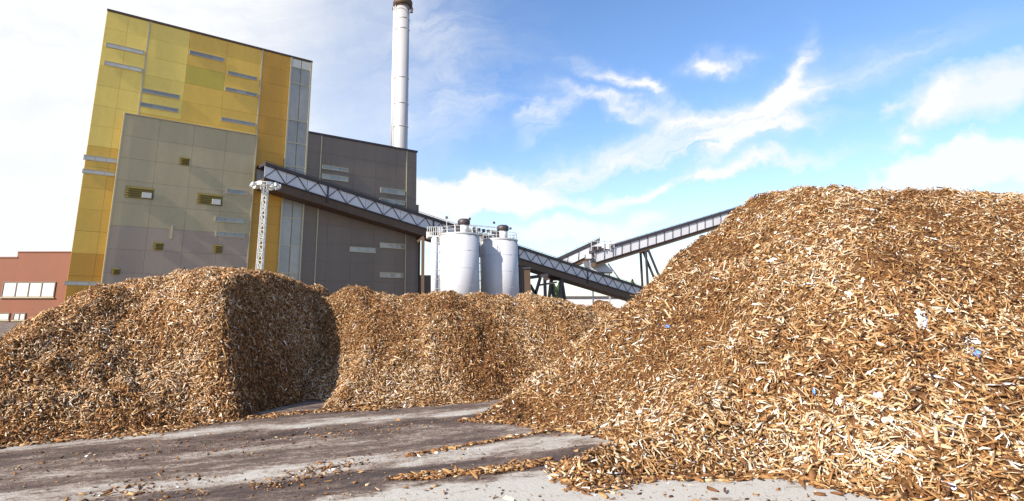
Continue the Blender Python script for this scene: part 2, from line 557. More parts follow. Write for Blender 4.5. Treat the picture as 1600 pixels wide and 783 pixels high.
mesh_cache = {}
def panel(parent, t0, t1, z0, z1, mat, off=0.0, th=0.05, gap=0.010, name='cladding_panel'):
    w, h = round(t1 - t0 - gap, 3), round(z1 - z0 - gap, 3)
    key = (w, h, th, mat.name)
    me = mesh_cache.get(key)
    if me is None:
        mb = MB()
        c = 0.008
        a, n, u = FE, FN, UPZ
        P = lambda x, y, z: a * x + n * y + u * z
        mb.hexa([P(0, 0, 0), P(w, 0, 0), P(w - c, th, c), P(c, th, c), P(0, 0, h), P(w, 0, h), P(w - c, th, h - c), P(c, th, h - c)])
        me = bpy.data.meshes.new(name)
        me.from_pydata(mb.v, [], mb.f)
        me.materials.append(mat)
        mesh_cache[key] = me
    o = bpy.data.objects.new(name, me)
    COL.objects.link(o)
    o.parent = parent
    off_p = Vector((0, 0, 0)); p = parent
    while p is not None:
        off_p += p.location; p = p.parent
    o.location = fp(t0 + gap / 2, z0 + gap / 2, off) - off_p
    return o

tl1 = fac(226, 103)[0]          # joint of the first bay
tl2 = fac(405, 150)[0]          # joint before the amber bay
tg = fac(451, 150)[0]           # start of the glazed strip
cols_main = [0.0] + [tl1 * k / 2 for k in (1, 2)]
nmid = 3
cols_main += [tl1 + (tl2 - tl1) * k / nmid for k in range(1, nmid + 1)] + [tg]
ROW = 40.0 / 15
prng = random.Random(3)
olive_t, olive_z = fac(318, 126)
for ci in range(len(cols_main) - 1):  # panels turn yellower to the upper left, painting in the lens-flare glow
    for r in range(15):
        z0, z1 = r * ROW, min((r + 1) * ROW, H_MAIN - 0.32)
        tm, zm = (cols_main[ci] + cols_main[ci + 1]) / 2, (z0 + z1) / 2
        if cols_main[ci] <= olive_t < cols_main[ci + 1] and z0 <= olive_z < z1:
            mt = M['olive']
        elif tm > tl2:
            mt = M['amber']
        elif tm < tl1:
            mt = M['flare_yellow'] if r > 7 else (M['ochre'] if r > 2 else M['amber'])
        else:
            mt = M['flare_yellow'] if (ci == 2 and r > 9) else M['ochre']
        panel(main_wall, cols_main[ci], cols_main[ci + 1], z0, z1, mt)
for tt in (tl1, tl2):
    fbox(MB(), tt - 0.09, tt + 0.09, 0, H_MAIN - 0.32, 0.085, 0.16).build('joint_cover', M['trim'], plant)

# glazed corner strip
strip = empty('glazed_strip', (0, 0, 0)); strip.parent = plant
fbox(MB(), tg, T_MAIN, 0, H_MAIN - 0.32, 0.002, 0.03).build('glazing_back', M['shell'], strip)
zr = [0, 2.5, 6.5, 10.5, 14.5, 18.5, 22.3, 26.0, 29.6, 35.6, 38.2, H_MAIN - 0.34]
tm = [tg + 0.08, (tg + T_MAIN) / 2, T_MAIN - 0.1]
for i in range(len(zr) - 1):
    for j in range(2):
        panel(strip, tm[j], tm[j + 1], zr[i], zr[i + 1], M['blind'] if i == len(zr) - 2 else M['curtain_glass'], 0.032, 0.04, 0.12, 'pane')
for z in zr[1:-1]:
    fbox(MB(), tg + 0.04, T_MAIN - 0.02, z - 0.09, z + 0.09, 0.075, 0.15).build('transom', M['trim'], strip)
for t_ in (tg + 0.02, T_MAIN - 0.08):
    fbox(MB(), t_ - 0.12, t_ + 0.12, 0, H_MAIN - 0.34, 0.152, 0.24).build('mullion', M['trim'], strip)

# wing cladding
ncw = 5
tw = [T_MAIN + 0.03 + (T_WING - T_MAIN - 0.03) * k / ncw for k in range(ncw + 1)]
nrw = 10
for ci in range(ncw):
    for r in range(nrw):
        panel(wing_wall, tw[ci], tw[ci + 1], (H_WING - 0.32) * r / nrw, (H_WING - 0.32) * (r + 1) / nrw, M['wing'])
for px in (500.5, 635):
    tt = fac(px, 250)[0]
    fbox(MB(), tt - 0.07, tt + 0.07, 0, H_WING - 0.32, 0.085, 0.17).build('downpipe', M['trim'], plant)

# grey lower block standing proud of the main wall
GB = 0.7
ga = fac(191, 200, GB)[0]; gb = fac(402, 214, GB)[0]
gh = fac(300, 195.5, GB)[1]
grey = fbox(MB(), ga, gb, 0, gh, 0.09, GB).build('lower_block', M['shell'], plant)
ncg, nrg = 4, 9
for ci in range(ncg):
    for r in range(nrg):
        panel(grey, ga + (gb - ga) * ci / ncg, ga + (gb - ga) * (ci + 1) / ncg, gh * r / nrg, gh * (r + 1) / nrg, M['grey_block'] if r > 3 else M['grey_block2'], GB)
for tt in (ga + 0.06, gb - 0.06):
    fbox(MB(), tt - 0.08, tt + 0.08, 0, gh, GB + 0.085, GB + 0.16).build('corner_trim', M['trim'], plant)
fbox(MB(), ga, gb, gh + 0.005, gh + 0.12, 0.1, GB + 0.2).build('block_coping', M['trim'], plant)

def strip_window(x0, y0, x1, y1, h, off=0.085, n=3, mat='glass', parent=plant):
    """long window: frame with panes behind mullions, placed where the photo shows its left top and right top"""
    ta, za = fac(x0, y0, off); tb, zb = fac(x1, y1, off)
    tc_, zc_ = fac((x0 + x1) / 2, (y0 + y1) / 2 + h, off)
    zt = (za + zb) / 2
    zbm = min(zc_, zt - 0.5)
    f = MB()
    w = 0.09
    for a in ((ta, tb, zt - w, zt), (ta, tb, zbm, zbm + w), (ta, ta + w, zbm + w, zt - w), (tb - w, tb, zbm + w, zt - w)):
        fbox(f, *a, off + 0.003, off + 0.10)
    fo = f.build('window', M['dark_metal'] if mat == 'vent' else M['trim'], parent)
    st = (tb - ta - 2 * w) / n
    for i in range(n):
        fbox(MB(), ta + w + st * i + 0.02, ta + w + st * (i + 1) - 0.02, zbm + w, zt - w, off + 0.004, off + 0.035).build('pane', M[mat], fo)
    return fo

for q in [(165.7, 68, 226, 78, 7), (163, 95.6, 223, 106, 7), (221, 137, 281, 149, 7), (218, 159, 279, 170, 7),
          (296, 79, 350.6, 90, 7), (355.6, 111, 402, 120.5, 6), (352, 136, 402, 146, 6), (345.6, 182.6, 399, 192.6, 6)]:
    strip_window(*q, mat='blind' if q[0] < 170 else 'glass')
for q in [(131, 242, 185, 248, 8), (129, 263.5, 181, 269.5, 7), (101, 438, 158, 441, 5)]:
    strip_window(*q, mat='blind')
for q in [(503, 271, 544, 277, 8), (503, 257, 544, 264, 6), (594.5, 292.6, 632, 298, 8), (593, 309, 632, 314.5, 7),
          (546, 385, 587, 388, 8), (593, 379, 632, 381.5, 8), (593, 425, 630, 427, 8)]:
    strip_window(*q)
for q in [(353.6, 294, 386, 298, 8), (336, 338, 383, 342, 8), (337, 361, 382, 364, 8)]:
    strip_window(*q, off=GB + 0.085)

def louvre(x0, y0, x1, y1, off, light=False):
    ta, za = fac(x0, y0, off); tb, zb = fac(x1, y1, off)
    fr = fbox(MB(), ta, tb, zb, za, off + 0.003, off + 0.06).build('louvre', M['vent'], plant)
    n = 5
    for i in range(n):
        z0 = zb + (za - zb) * (i + 0.1) / n
        b = MB()
        hh = (za - zb) / n
        b.hexa([fp(ta + 0.06, z0, off + 0.062), fp(tb - 0.06, z0, off + 0.062), fp(tb - 0.06, z0, off + 0.18), fp(ta + 0.06, z0, off + 0.18),
                fp(ta + 0.06, z0 + hh * 0.75, off + 0.062), fp(tb - 0.06, z0 + hh * 0.75, off + 0.062), fp(tb - 0.06, z0 + hh * 0.7, off + 0.072), fp(ta + 0.06, z0 + hh * 0.7, off + 0.072)])
        b.build('slat', M['vent'], fr)
    if light:
        w = (tb - ta)
        fbox(MB(), tb - w * 0.42, tb - w * 0.08, zb + 0.1, zb + (za - zb) * 0.55, off + 0.185, off + 0.26).build('pane', M['blind'], fr)
for q in [(281, 245, 295, 259), (240, 378, 254.5, 391), (334, 382, 346.5, 396), (175, 419, 186.6, 429)]:
    louvre(*q, GB + 0.085)
louvre(197, 290, 239, 312, GB + 0.085, True)
louvre(309, 301, 346.5, 322, GB + 0.085, True)
ta, za = fac(269.6, 352, GB + 0.085); _, zb = fac(269.6, 373, GB + 0.085)
fbox(MB(), ta - 0.1, ta + 0.1, zb, za, GB + 0.088, GB + 0.2).build('pipe_stub', M['trim'], plant)

# ------------------------------------------------------------------ chimney
cb = fp(fac(625, 232)[0] + 5.5, 0, -9)
d = ray(625.0, 228)
cY = cb.y
cx = at(625.5, 228, cY).x
cz_top = at(630, 3, cY).z
cr_ = 11.8 / F * cY * 1.0
ch = empty('chimney', (cx, cY, 0))
tag(ch, 'tall slim pale steel chimney rising behind the taupe wing', 'chimney')
MB().lathe((cx, cY, 0), [(cr_ * 1.02, 0), (cr_, 30), (cr_, cz_top - 1)], 40).build('shaft', M['chimney'], ch, True)
for z in [at(625, y, cY).z for y in (32, 48, 124, 164, 200)]:
    MB().lathe((cx, cY, z), [(cr_ + 0.01, 0), (cr_ + 0.09, 0.03), (cr_ + 0.09, 0.22), (cr_ + 0.01, 0.25)], 40).build('flange', M['galv'], ch, True)
MB().lathe((cx, cY, cz_top - 1.2), [(cr_ + 0.05, 0), (cr_ + 0.55, 0.15), (cr_ + 0.6, 1.0), (cr_ + 0.25, 1.6), (cr_ * 0.8, 2.6)], 40).build('top_collar', M['brown_steel'], ch, True)
MB().lathe((cx, cY, cz_top + 1.45), [(cr_ * 0.78, 0), (cr_ * 0.78, 2.5)], 32).build('outlet', M['chimney'], ch, True)
lx = cx - cr_ - 0.28
MB().tube((lx, cY - 0.2, 20), (lx, cY - 0.2, cz_top - 0.8), 0.22).build('side_pipe', M['galv'], ch, True)
lad = MB()
for s in (-0.22, 0.22):
    lad.tube((cx - cr_ * 0.86 + s, cY - cr_ * 0.62 - 0.1, 22), (cx - cr_ * 0.86 + s, cY - cr_ * 0.62 - 0.1, cz_top - 1), 0.04, n=6)
for i in range(60):
    z = 23 + i * (cz_top - 25) / 60
    lad.tube((cx - cr_ * 0.86 - 0.22, cY - cr_ * 0.62 - 0.1, z), (cx - cr_ * 0.86 + 0.22, cY - cr_ * 0.62 - 0.1, z), 0.025, n=5)
lad.build('ladder', M['galv'], ch)
pc = at(637, 8, cY)
pb = MB()
pb.ring((cx, cY, cz_top - 1.6), cr_ + 0.7, 0.06)
pb.cbox((cx + cr_ + 0.45, cY - 0.6, cz_top - 2.2), 0.5, 0.5, 1.0)
pb.build('sensor_bracket', M['brown_steel'], ch)

# ------------------------------------------------------------------ inclined conveyors
def conveyor(name, label, A, B, width, h_white, h_roof, h_low, bays, zig=True, group=None, posts=()):
    A, B = Vector(A), Vector(B)
    root = empty(name, A)
    tag(root, label, 'conveyor', group)
    ax = (B - A)
    flat = Vector((ax.x, ax.y, 0)).normalized()
    side = Vector((flat.y, -flat.x, 0))
    if side.y > 0:
        side = -side                       # towards the yard
    L = ax.length
    ax.normalize()
    up = Vector((0, 0, 1))
    def P(l, s, z):
        return A + ax * l + side * s + up * z
    def box(l0, l1, s0, s1, z0, z1):
        return MB().hexa([P(l0, s0, z0), P(l1, s0, z0), P(l1, s1, z0), P(l0, s1, z0), P(l0, s0, z1), P(l1, s0, z1), P(l1, s1, z1), P(l0, s1, z1)])
    box(0, L, -width / 2 - 0.25, width / 2 + 0.25, h_white + 0.002, h_white + h_roof).build('roof', M['dark_metal'], root)
    box(0, L, -width / 2, width / 2, -h_low, -0.002).build('floor_girder', M['brown_steel'], root)
    bl = L / bays
    for b in range(bays):
        for s in (-1, 1):
            box(b * bl + 0.03, (b + 1) * bl - 0.03, s * (width / 2 - 0.06), s * (width / 2), 0, h_white).build('side_panel', M['white_panel'], root)
        s = width / 2 + 0.06
        w = 0.10
        if zig:
            MB().bar(P(b * bl, s, 0.05), P((b + .5) * bl, s, h_white - 0.05), w, 0.08, side).build('truss_diagonal', M['dark_metal'], root)
            MB().bar(P((b + .5) * bl, s, h_white - 0.05), P((b + 1) * bl, s, 0.05), w, 0.08, side).build('truss_diagonal', M['dark_metal'], root)
            if b % 6 == 3:
                MB().bar(P(b * bl, s + 0.08, -h_low * 0.6), P(b * bl, s + 0.08, h_white + h_roof * 0.5), 0.22, 0.12, side).build('truss_post', M['dark_metal'], root)
        else:
            MB().bar(P(b * bl, s, 0), P(b * bl + bl * 0.12, s, h_white), 0.10, 0.08, side).build('side_rib', M['dark_metal'], root)
    for z in (0.0, h_white):
        MB().bar(P(0, width / 2 + 0.14, z), P(L, width / 2 + 0.14, z), 0.16, 0.16).build('chord', M['dark_metal'], root)
    # hand rail line on the roof
    r = MB()
    for b in range(0, bays + 1):
        r.bar(P(b * bl, width / 2, h_white + h_roof), P(b * bl, width / 2, h_white + h_roof + 0.25), 0.06)
    r.bar(P(0, width / 2, h_white + h_roof + 0.25), P(L, width / 2, h_white + h_roof + 0.25), 0.06)
    r.build('roof_rail', M['dark_metal'], root)
    for (l, splay, wd) in posts:
        for s in (-1, 1):
            top = P(l * L, s * width * 0.45, -h_low)
            foot = top + flat * splay
            foot.z = 0
            MB().bar(top, foot, wd, wd).build('support_leg', M['dark_metal'], root)
        a, b_ = P(l * L, -width * 0.45, -h_low), P(l * L, width * 0.45, -h_low)
        MB().bar(a - up * 0.2, b_ - up * 0.2, wd, wd).build('cross_beam', M['dark_metal'], root)
    return P, L

tA, zA = fac(406, 281, 1.6)
A1 = fp(tA, zA, 1.6)
B1 = at(1000, 466, 138)
conveyor('truss_conveyor', 'long white sided truss conveyor sloping down from the ochre tower past the silos', A1, B1, 3.0, 1.85, 0.45, 1.25, 27,
         posts=((0.565, 0.0, 0.5), (0.69, -1.6, 0.45), (0.69, 1.2, 0.45)))
A2 = at(850, 432, 150); B2 = at(936, 392, 150)
conveyor('feed_conveyor', 'short white conveyor rising to the transfer platform right of the silos', A2, B2, 2.4, 2.3, 0.7, 1.3, 5, zig=False)
A3 = at(926, 411, 140); B3 = at(1180, 333, 150)
conveyor('ribbed_conveyor', 'ribbed white conveyor climbing up to the right behind the big chip pile', A3, B3, 2.6, 2.25, 0.55, 0.9, 20, zig=False,
         posts=((0.29, -0.4, 0.42), (0.305, 5.5, 0.42), (0.85, 0, 0.42)))

# transfer machinery where the two conveyors meet
tp = empty('transfer_platform', at(945, 400, 141))
tag(tp, 'small white transfer station with railings where the two conveyors cross', 'machinery')
def wbox(px0, py0, px1, py1, Y, dep, name, mat, par):
    a, b = at(px0, py1, Y), at(px1, py0, Y)
    return MB().box((a.x, Y, a.z), (b.x - a.x, 0, 0), (0, dep, 0), (0, 0, b.z - a.z)).build(name, M[mat], par)
wbox(928, 385, 940, 399, 139.5, 2.5, 'gear_housing', 'dark_metal', tp)
wbox(941, 381, 952, 389, 139.0, 2.5, 'motor_cover', 'white_panel', tp)
wbox(953, 379, 960, 387, 139.5, 2.0, 'motor_cover', 'white_panel', tp)
wbox(917, 397, 924, 404, 139.5, 2.0, 'bearing_housing', 'white_panel', tp)
rl = MB()
for px in (924, 934, 944, 954):
    rl.bar(at(px, 392, 138.8), at(px, 376, 138.8), 0.12)
rl.bar(at(924, 377, 138.8), at(956, 377, 138.8), 0.12)
rl.build('railing', M['galv'], tp)
hop = MB()
p0, p1, p2, p3 = at(915, 408, 141), at(946, 412, 141), at(960, 426, 141), at(922, 426, 141)
dy = Vector((0, 3, 0))
hop.hexa([p3, p2, p2 + dy, p3 + dy, p0, p1, p1 + dy, p0 + dy])
hop.build('chute', M['white_panel'], tp)
MB().bar(at(928, 426.5, 140.5), at(956, 426.5, 140.5), 0.35).build('chute_beam', M['dark_metal'], tp)
for a, b in (((950, 412), (975, 446)), ((926, 427), (926, 470)), ((952, 428), (952, 470))):
    p, q = at(*a, 142.5), at(*b, 142.5)
    MB().bar(p, Vector((q.x, q.y, 0 if a[0] != 950 else q.z)), 0.3).build('support_leg', M['galv'], tp)

# trestle under the truss conveyor beside the silo
tr = empty('conveyor_trestle', at(850, 470, 116))
tag(tr, 'dark steel trestle under the truss conveyor right of the silos', 'trestle')
for a, b in (((845, 431), (836, 462)), ((851, 431), (852, 462)), ((828, 445), (838, 462))):
    p, q = at(*a, 116), at(*b, 116)
    foot = p + (q - p) * (p.z / (p.z - q.z))
    MB().bar(p, foot, 0.55).build('leg', M['dark_metal'], tr)
MB().bar(at(826, 434, 116), at(856, 430, 116), 0.6).build('top_beam', M['dark_metal'], tr)
MB().bar(at(840, 446, 116), at(870, 441, 116), 0.35).build('brace', M['dark_metal'], tr)

cabin = empty('conveyor_pier', at(818, 460, 112))
tag(cabin, 'dark brown boxy pier under the truss conveyor beside the right silo', 'pier')
a, b = at(806, 424, 113), at(828, 412, 113)
MB().box((a.x, 113, 0), (b.x - a.x, 0, 0), (0, 2.5, 0), (0, 0, a.z + 0.4)).build('pier_wall', M['brown_steel'], cabin)
MB().box((a.x - .15, 112.8, a.z + 0.402), (b.x - a.x + .3, 0, 0), (0, 2.9, 0), (0, 0, 0.35)).build('pier_head', M['dark_metal'], cabin)

# legs under the conveyor between wing and silos
sup = empty('conveyor_support', at(660, 445, 99))
tag(sup, 'dark steel columns and platform carrying the conveyor between wing and left silo', 'support')
for px in (661, 654.5):
    p = at(px, 372, 98 if px > 658 else 104)
    MB().bar((p.x, p.y, 0), p, 0.5, 0.5).build('column', M['brown_steel'], sup)
MB().bar(at(652, 378, 98), at(662, 370, 98), 0.35).build('knee_brace', M['brown_steel'], sup)
wl = MB()
a, b = at(648, 430, 108), at(690, 430, 108)
wl.box((a.x, 108, 0), (b.x - a.x, 0, 0), (0, 0.6, 0), (0, 0, a.z))
wo = wl.build('low_wall', M['wing'])
tag(wo, 'low taupe wall between the wing and the left silo', 'wall')

# ------------------------------------------------------------------ silos
def silo(pxc, Y, diam_px, ytop, label, cap_px):
    c = at(pxc, ytop, Y)
    R = diam_px / 2 / F * Y * 1.0
    H = c.z
    root = empty('silo', (c.x, Y, 0))
    tag(root, label, 'silo', 'white steel silos')
    base = (c.x, Y, 0)
    MB().lathe(base, [(R, 0), (R, H - 0.12)], 64).build('shell', M['silo'], root, True)
    MB().lathe((c.x, Y, H - 0.118), [(R + 0.07, 0), (R + 0.07, 0.14), (R - 0.1, 0.20), (0.3, 0.55)], 64).build('roof', M['galv'], root, False)
    for k in range(1, 5):
        MB().ring((c.x, Y, H * k / 5), R + 0.003, 0.018, 56, 5).build('weld_band', M['silo'], root, True)
    # railing round the roof, each post on the roof edge
    rl = MB()
    n = 14
    for i in range(n):
        t = 2 * math.pi * i / n
        x, y = c.x + math.cos(t) * (R - 0.1), Y + math.sin(t) * (R - 0.1)
        rl.tube((x, y, H), (x, y, H + 0.85), 0.03, n=6)
    for z in (0.45, 0.85):
        rl.ring((c.x, Y, H + z), R - 0.1, 0.025, 28, 5)
    rl.build('railing', M['galv'], root)
    # filter house with dark cap
    fx = at(cap_px, 400, Y).x
    fy = Y - R * 0.25
    w = 1.08
    fh = MB().lathe((fx, fy, H + 0.05), [(w * .55, 0), (w * .55, 1.1)], 20).build('filter_house', M['white_panel'], root, True)
    MB().lathe((fx, fy, H + 1.152), [(w * .62, 0), (w * .72, .1), (w * .72, .55), (w * .5, .75), (w * .2, .8)], 20).build('filter_cap', M['dark_metal'], fh, True)
    MB().cbox((fx - w * .78, fy, H + 0.62), 0.45, 0.9, 0.95).build('fan_box', M['dark_metal'], root)
    lad = MB()
    lx_, ly_ = c.x - R * 0.97, Y - R * 0.28
    for s in (-0.2, 0.2):
        lad.tube((lx_ - 0.15, ly_ + s, 0.5), (lx_ - 0.15, ly_ + s, H + 0.9), 0.03, n=6)
    for i in range(int(H / 0.35)):
        lad.tube((lx_ - 0.15, ly_ - 0.2, 0.6 + i * .35), (lx_ - 0.15, ly_ + 0.2, 0.6 + i * .35), 0.018, n=5)
    for i in range(3, int(H / 1.1)):
        lad.ring((lx_ - 0.4, ly_, 0.6 + i * 1.1), 0.36, 0.03, 14, 4)
    lad.build('ladder', M['galv'], root)
    return c, R, H
S1 = silo(717.5, 75, 61.5, 367, 'white cylindrical silo nearer the taupe wing, left one of the pair', 725)
S2 = silo(779.5, 78.5, 57.5, 375.5, 'white cylindrical silo on the right of the pair, partly in shadow', 786)
# catwalk between the silo roofs
cw = empty('silo_catwalk', (S1[0].x, 76, S1[2]))
tag(cw, 'steel catwalk with railings and dark motors joining the two silo roofs', 'catwalk')
za = S1[2] + 0.75
xa, xb = at(684, 360, 77).x, at(806, 360, 81).x
MB().bar((S1[0].x - 0.5, 77.6, za - .1), (S2[0].x + 0.5, 79.6, S2[2] + 0.65), 0.8, 0.10).build('deck', M['galv'], cw)
for s in (-0.4, 0.4):
    r = MB()
    a_ = Vector((S1[0].x - 0.5, 77.6 + s, za)); b_ = Vector((S2[0].x + 0.5, 79.6 + s, S2[2] + 0.75))
    for i in range(9):
        p = a_ + (b_ - a_) * i / 8
        r.tube(p, p + UPZ * 1.0, 0.035, n=6)
    for z in (0.5, 1.0):
        r.tube(a_ + UPZ * z, b_ + UPZ * z, 0.035, n=6)
    r.build('railing', M['galv'], cw)
for i in range(5):
    p = Vector((S1[0].x + 2.0, 77.4, za)) + (Vector((S2[0].x, 79.0, S2[2] + .7)) - Vector((S1[0].x + 2.0, 77.4, za))) * i / 5.2
    MB().cbox((p.x, p.y - 0.3, p.z + 0.25), 0.38, 0.4, 0.42).build('motor', M['dark_metal'], cw)
for i, (px, py, yb, Y) in enumerate(((698, 340, 364, 74.2), (734, 342, 362, 76), (772, 348, 372, 80), (797.5, 357, 375, 82))):
    p = at(px, py, Y); q = at(px, yb, Y)
    lp = empty('silo_lamp', q)
    tag(lp, ['thin lamp post at the left edge of the left silo roof', 'thin lamp post just right of the left silo filter cap',
             'thin lamp post left of the right silo filter cap', 'thin lamp post at the right edge of the right silo roof'][i], 'lamp', 'lamp posts on the silo roofs')
    MB().tube(q - UPZ * 0.6, p, 0.035, n=6).build('post', M['galv'], lp)
    MB().cbox((p.x, p.y, p.z), 0.30, 0.28, 0.26).build('lamp_head', M['dark_metal'], lp)
# conveyor end platform beside silo 1
pl = empty('head_platform', at(680, 365, 97))
tag(pl, 'white railed service platform where the truss conveyor passes behind the left silo', 'platform')
p = at(668, 372, 96); q = at(690, 372, 96)
MB().box((p.x, 94.5, p.z), (q.x - p.x, 0, 0), (0, 3.0, 0), (0, 0, 0.25)).build('deck', M['galv'], pl)
r = MB()
for i in range(8):
    x = p.x + (q.x - p.x) * i / 7
    r.tube((x, 94.6, p.z), (x, 94.6, p.z + 1.6), 0.045, n=6)
for z in (0.8, 1.6):
    r.tube((p.x, 94.6, p.z + z), (q.x, 94.6, p.z + z), 0.06, n=6)
r.build('railing', M['galv'], pl)
ck = at(679, 380, 95)
MB().tube((ck.x, 95, 0), (ck.x, 95, p.z), 0.55, n=20).build('down_pipe', M['white_panel'], pl, True)
wbox(666, 362, 676, 372, 94.9, 2.0, 'drive_housing', 'white_panel', pl)

# ------------------------------------------------------------------ floodlight mast
mY = 66.0
mt_, mb_ = at(415, 290, mY), at(404, 430, mY)
mast = empty('floodlight_mast', (mt_.x, mY, 0))
tag(mast, 'white lattice floodlight mast with a ring of lamps in front of the tower', 'mast')
w = 0.31
zt = mt_.z
for sx in (-1, 1):
    for sy in (-1, 1):
        MB().bar((mt_.x + sx * w, mY + sy * w, 0), (mt_.x + sx * w * 0.8, mY + sy * w * 0.8, zt), 0.11).build('leg', M['galv'], mast)
n = 18
lat = MB()
for i in range(n):
    z0, z1 = zt * i / n, zt * (i + 1) / n
    for (a, b) in (((-1, -1), (1, -1)), ((1, -1), (1, 1)), ((1, 1), (-1, 1)), ((-1, 1), (-1, -1))):
        s = w * 0.92
        p = Vector((mt_.x + a[0] * s, mY + a[1] * s, z0)); q = Vector((mt_.x + b[0] * s, mY + b[1] * s, z1))
        if i % 2: p.z, q.z = z1, z0
        lat.bar(p, q, 0.055)
        lat.bar(Vector((p.x, p.y, z1)), Vector((q.x, q.y, z1)), 0.05)
lat.build('lattice', M['galv'], mast)
RR = 18 / F * mY
MB().ring((mt_.x, mY, zt + 0.15), RR, 0.09, 30, 6).build('lamp_ring', M['galv'], mast)
sp = MB()
for i in range(8):
    t = 2 * math.pi * i / 8
    sp.bar((mt_.x, mY, zt + 0.1), (mt_.x + math.cos(t) * RR, mY + math.sin(t) * RR, zt + 0.15), 0.08)
sp.build('ring_spokes', M['galv'], mast)
for i in range(10):
    t = 2 * math.pi * (i + 0.3) / 10
    c = Vector((mt_.x + math.cos(t) * RR, mY + math.sin(t) * RR, zt - 0.05))
    o = Vector((math.cos(t), math.sin(t), 0))
    s = Vector((-o.y, o.x, 0))
    hd = MB().hexa([c - s * .24 - UPZ * .22 + o * .1, c + s * .24 - UPZ * .22 + o * .1, c + s * .24 - UPZ * .12 + o * .45, c - s * .24 - UPZ * .12 + o * .45,
               c - s * .2 + UPZ * .14 - o * .1, c + s * .2 + UPZ * .14 - o * .1, c + s * .24 + UPZ * .22 + o * .38, c - s * .24 + UPZ * .22 + o * .38]).build('floodlight', M['galv'], mast)
    MB().hexa([c - s * .2 - UPZ * .235 + o * .12, c + s * .2 - UPZ * .235 + o * .12, c + s * .2 - UPZ * .145 + o * .42, c - s * .2 - UPZ * .145 + o * .42,
               c - s * .2 - UPZ * .215 + o * .12, c + s * .2 - UPZ * .215 + o * .12, c + s * .2 - UPZ * .125 + o * .42, c - s * .2 - UPZ * .125 + o * .42]).build('lens', M['lamp_glass'], hd)

# ------------------------------------------------------------------ low annex on the left
aY = FO.y + 0.9
an = empty('annex_building', at(50, 470, aY))
tag(an, 'low red brown annex with two rows of pale windows at the far left', 'building')
def awall(px0, px1, ytop, name, dep, y0=0.0):
    a = at(px0, ytop, aY); b = at(px1, ytop, aY)
    return MB().box((a.x, aY + y0, 0), (b.x - a.x, 0, 0), (0, dep, 0), (0, 0, a.z)).build(name, M['brick'], an)
awall(-330, 27.8, 403, 'wall', 14)
awall(28, 125, 394.5, 'wall', 14, 0.004)
for (p0, p1, yt) in ((-332, 27.8, 403), (28.2, 125, 394.5)):
    a, b = at(p0, yt, aY), at(p1, yt, aY)
    MB().box((a.x, aY - 0.08, a.z + 0.002), (b.x - a.x, 0, 0), (0, 14, 0), (0, 0, 0.12)).build('roof_edge', M['brick'], an)
def awindow(px0, px1, y0, y1, n):
    a, b = at(px0, y1, aY), at(px1, y0, aY)
    f = MB()
    w = 0.09
    for q in ((a.x, b.x, b.z - w, b.z), (a.x, b.x, a.z, a.z + w), (a.x, a.x + w, a.z + w, b.z - w), (b.x - w, b.x, a.z + w, b.z - w)):
        f.box((q[0], aY - 0.11, q[2]), (q[1] - q[0], 0, 0), (0, 0.108, 0), (0, 0, q[3] - q[2]))
    st = (b.x - a.x - 2 * w) / n
    for i in range(1, n):
        x = a.x + w + st * i
        f.box((x - .05, aY - 0.11, a.z + w), (.1, 0, 0), (0, 0.108, 0), (0, 0, b.z - a.z - 2 * w))
    fo = f.build('window', M['wing'], an)
    for i in range(n):
        x = a.x + w + st * i
        MB().box((x + .06, aY - 0.05, a.z + w), (st - .12, 0, 0), (0, 0.045, 0), (0, 0, b.z - a.z - 2 * w)).build('pane', M['blind'], fo)
    MB().box((a.x - .1, aY - 0.2, a.z - 0.1), (b.x - a.x + .2, 0, 0), (0, 0.197, 0), (0, 0, 0.095)).build('sill', M['trim'], fo)
awindow(2, 88, 440.5, 464.5, 4)
awindow(-90, -4, 440.5, 464.5, 4)
awindow(20, 41, 489, 500.5, 2)
awindow(-60, 16, 489, 500.5, 3)

# far low shed and trees
sh = empty('far_shed', at(940, 478, 175))
tag(sh, 'low pale shed with dark roof far behind the middle chip pile', 'shed')
a, b = at(880, 465, 175), at(985, 465, 175)
MB().box((a.x, 175, 0), (b.x - a.x, 0, 0), (0, 12, 0), (0, 0, a.z)).build('wall', M['white_panel'], sh)
MB().box((a.x - .4, 174.5, a.z + .003), (b.x - a.x + .8, 0, 0), (0, 13, 0), (0, 0, 0.4)).build('roof', M['roofing'], sh)

def tree(px, ytop, Y, spread, label):
    top = at(px, ytop, Y)
    root = empty('tree', (top.x, Y, 0))
    tag(root, label, 'tree', 'small trees beyond the yard')
    tk = MB()
    tk.tube((top.x, Y, 0), (top.x + .1, Y, top.z * 0.9), 0.22, 0.05, 8)
    trn = random.Random(int(px))
    for i in range(9):
        z = top.z * (0.25 + 0.07 * i)
        an_ = i * 2.4
        l = spread * (1.0 - 0.07 * i)
        tk.tube((top.x, Y, z), (top.x + math.cos(an_) * l, Y + math.sin(an_) * l, z + l * 0.6), 0.07, 0.02, 6)
    tk.build('trunk', M['bark'], root)
    lf = MB()
    for i in range(2600):
        h = trn.random()
        cl = math.sin(h * 17 + 2) * 0.25 + 0.85
        rr = spread * cl * (math.sin(math.pi * min(1, 0.12 + h * 0.88)) ** 0.7) * math.sqrt(trn.random())
        an_ = trn.random() * 6.283
        c = Vector((top.x + math.cos(an_) * rr, Y + math.sin(an_) * rr, top.z * (0.16 + 0.84 * h)))
        u = Vector((trn.gauss(0, 1), trn.gauss(0, 1), trn.gauss(0, 1))).normalized() * 0.17
        v = u.orthogonal().normalized() * 0.10
        lf.poly([c - u, c - v, c + u, c + v], [(0, 1, 2, 3)])
    lf.build('crown', M['leaf'], root)
tree(866, 444, 165, 1.5, 'small green tree seen under the truss conveyor, the left of two')
tree(874, 440, 168, 1.6, 'taller green tree seen under the truss conveyor, the right of two')
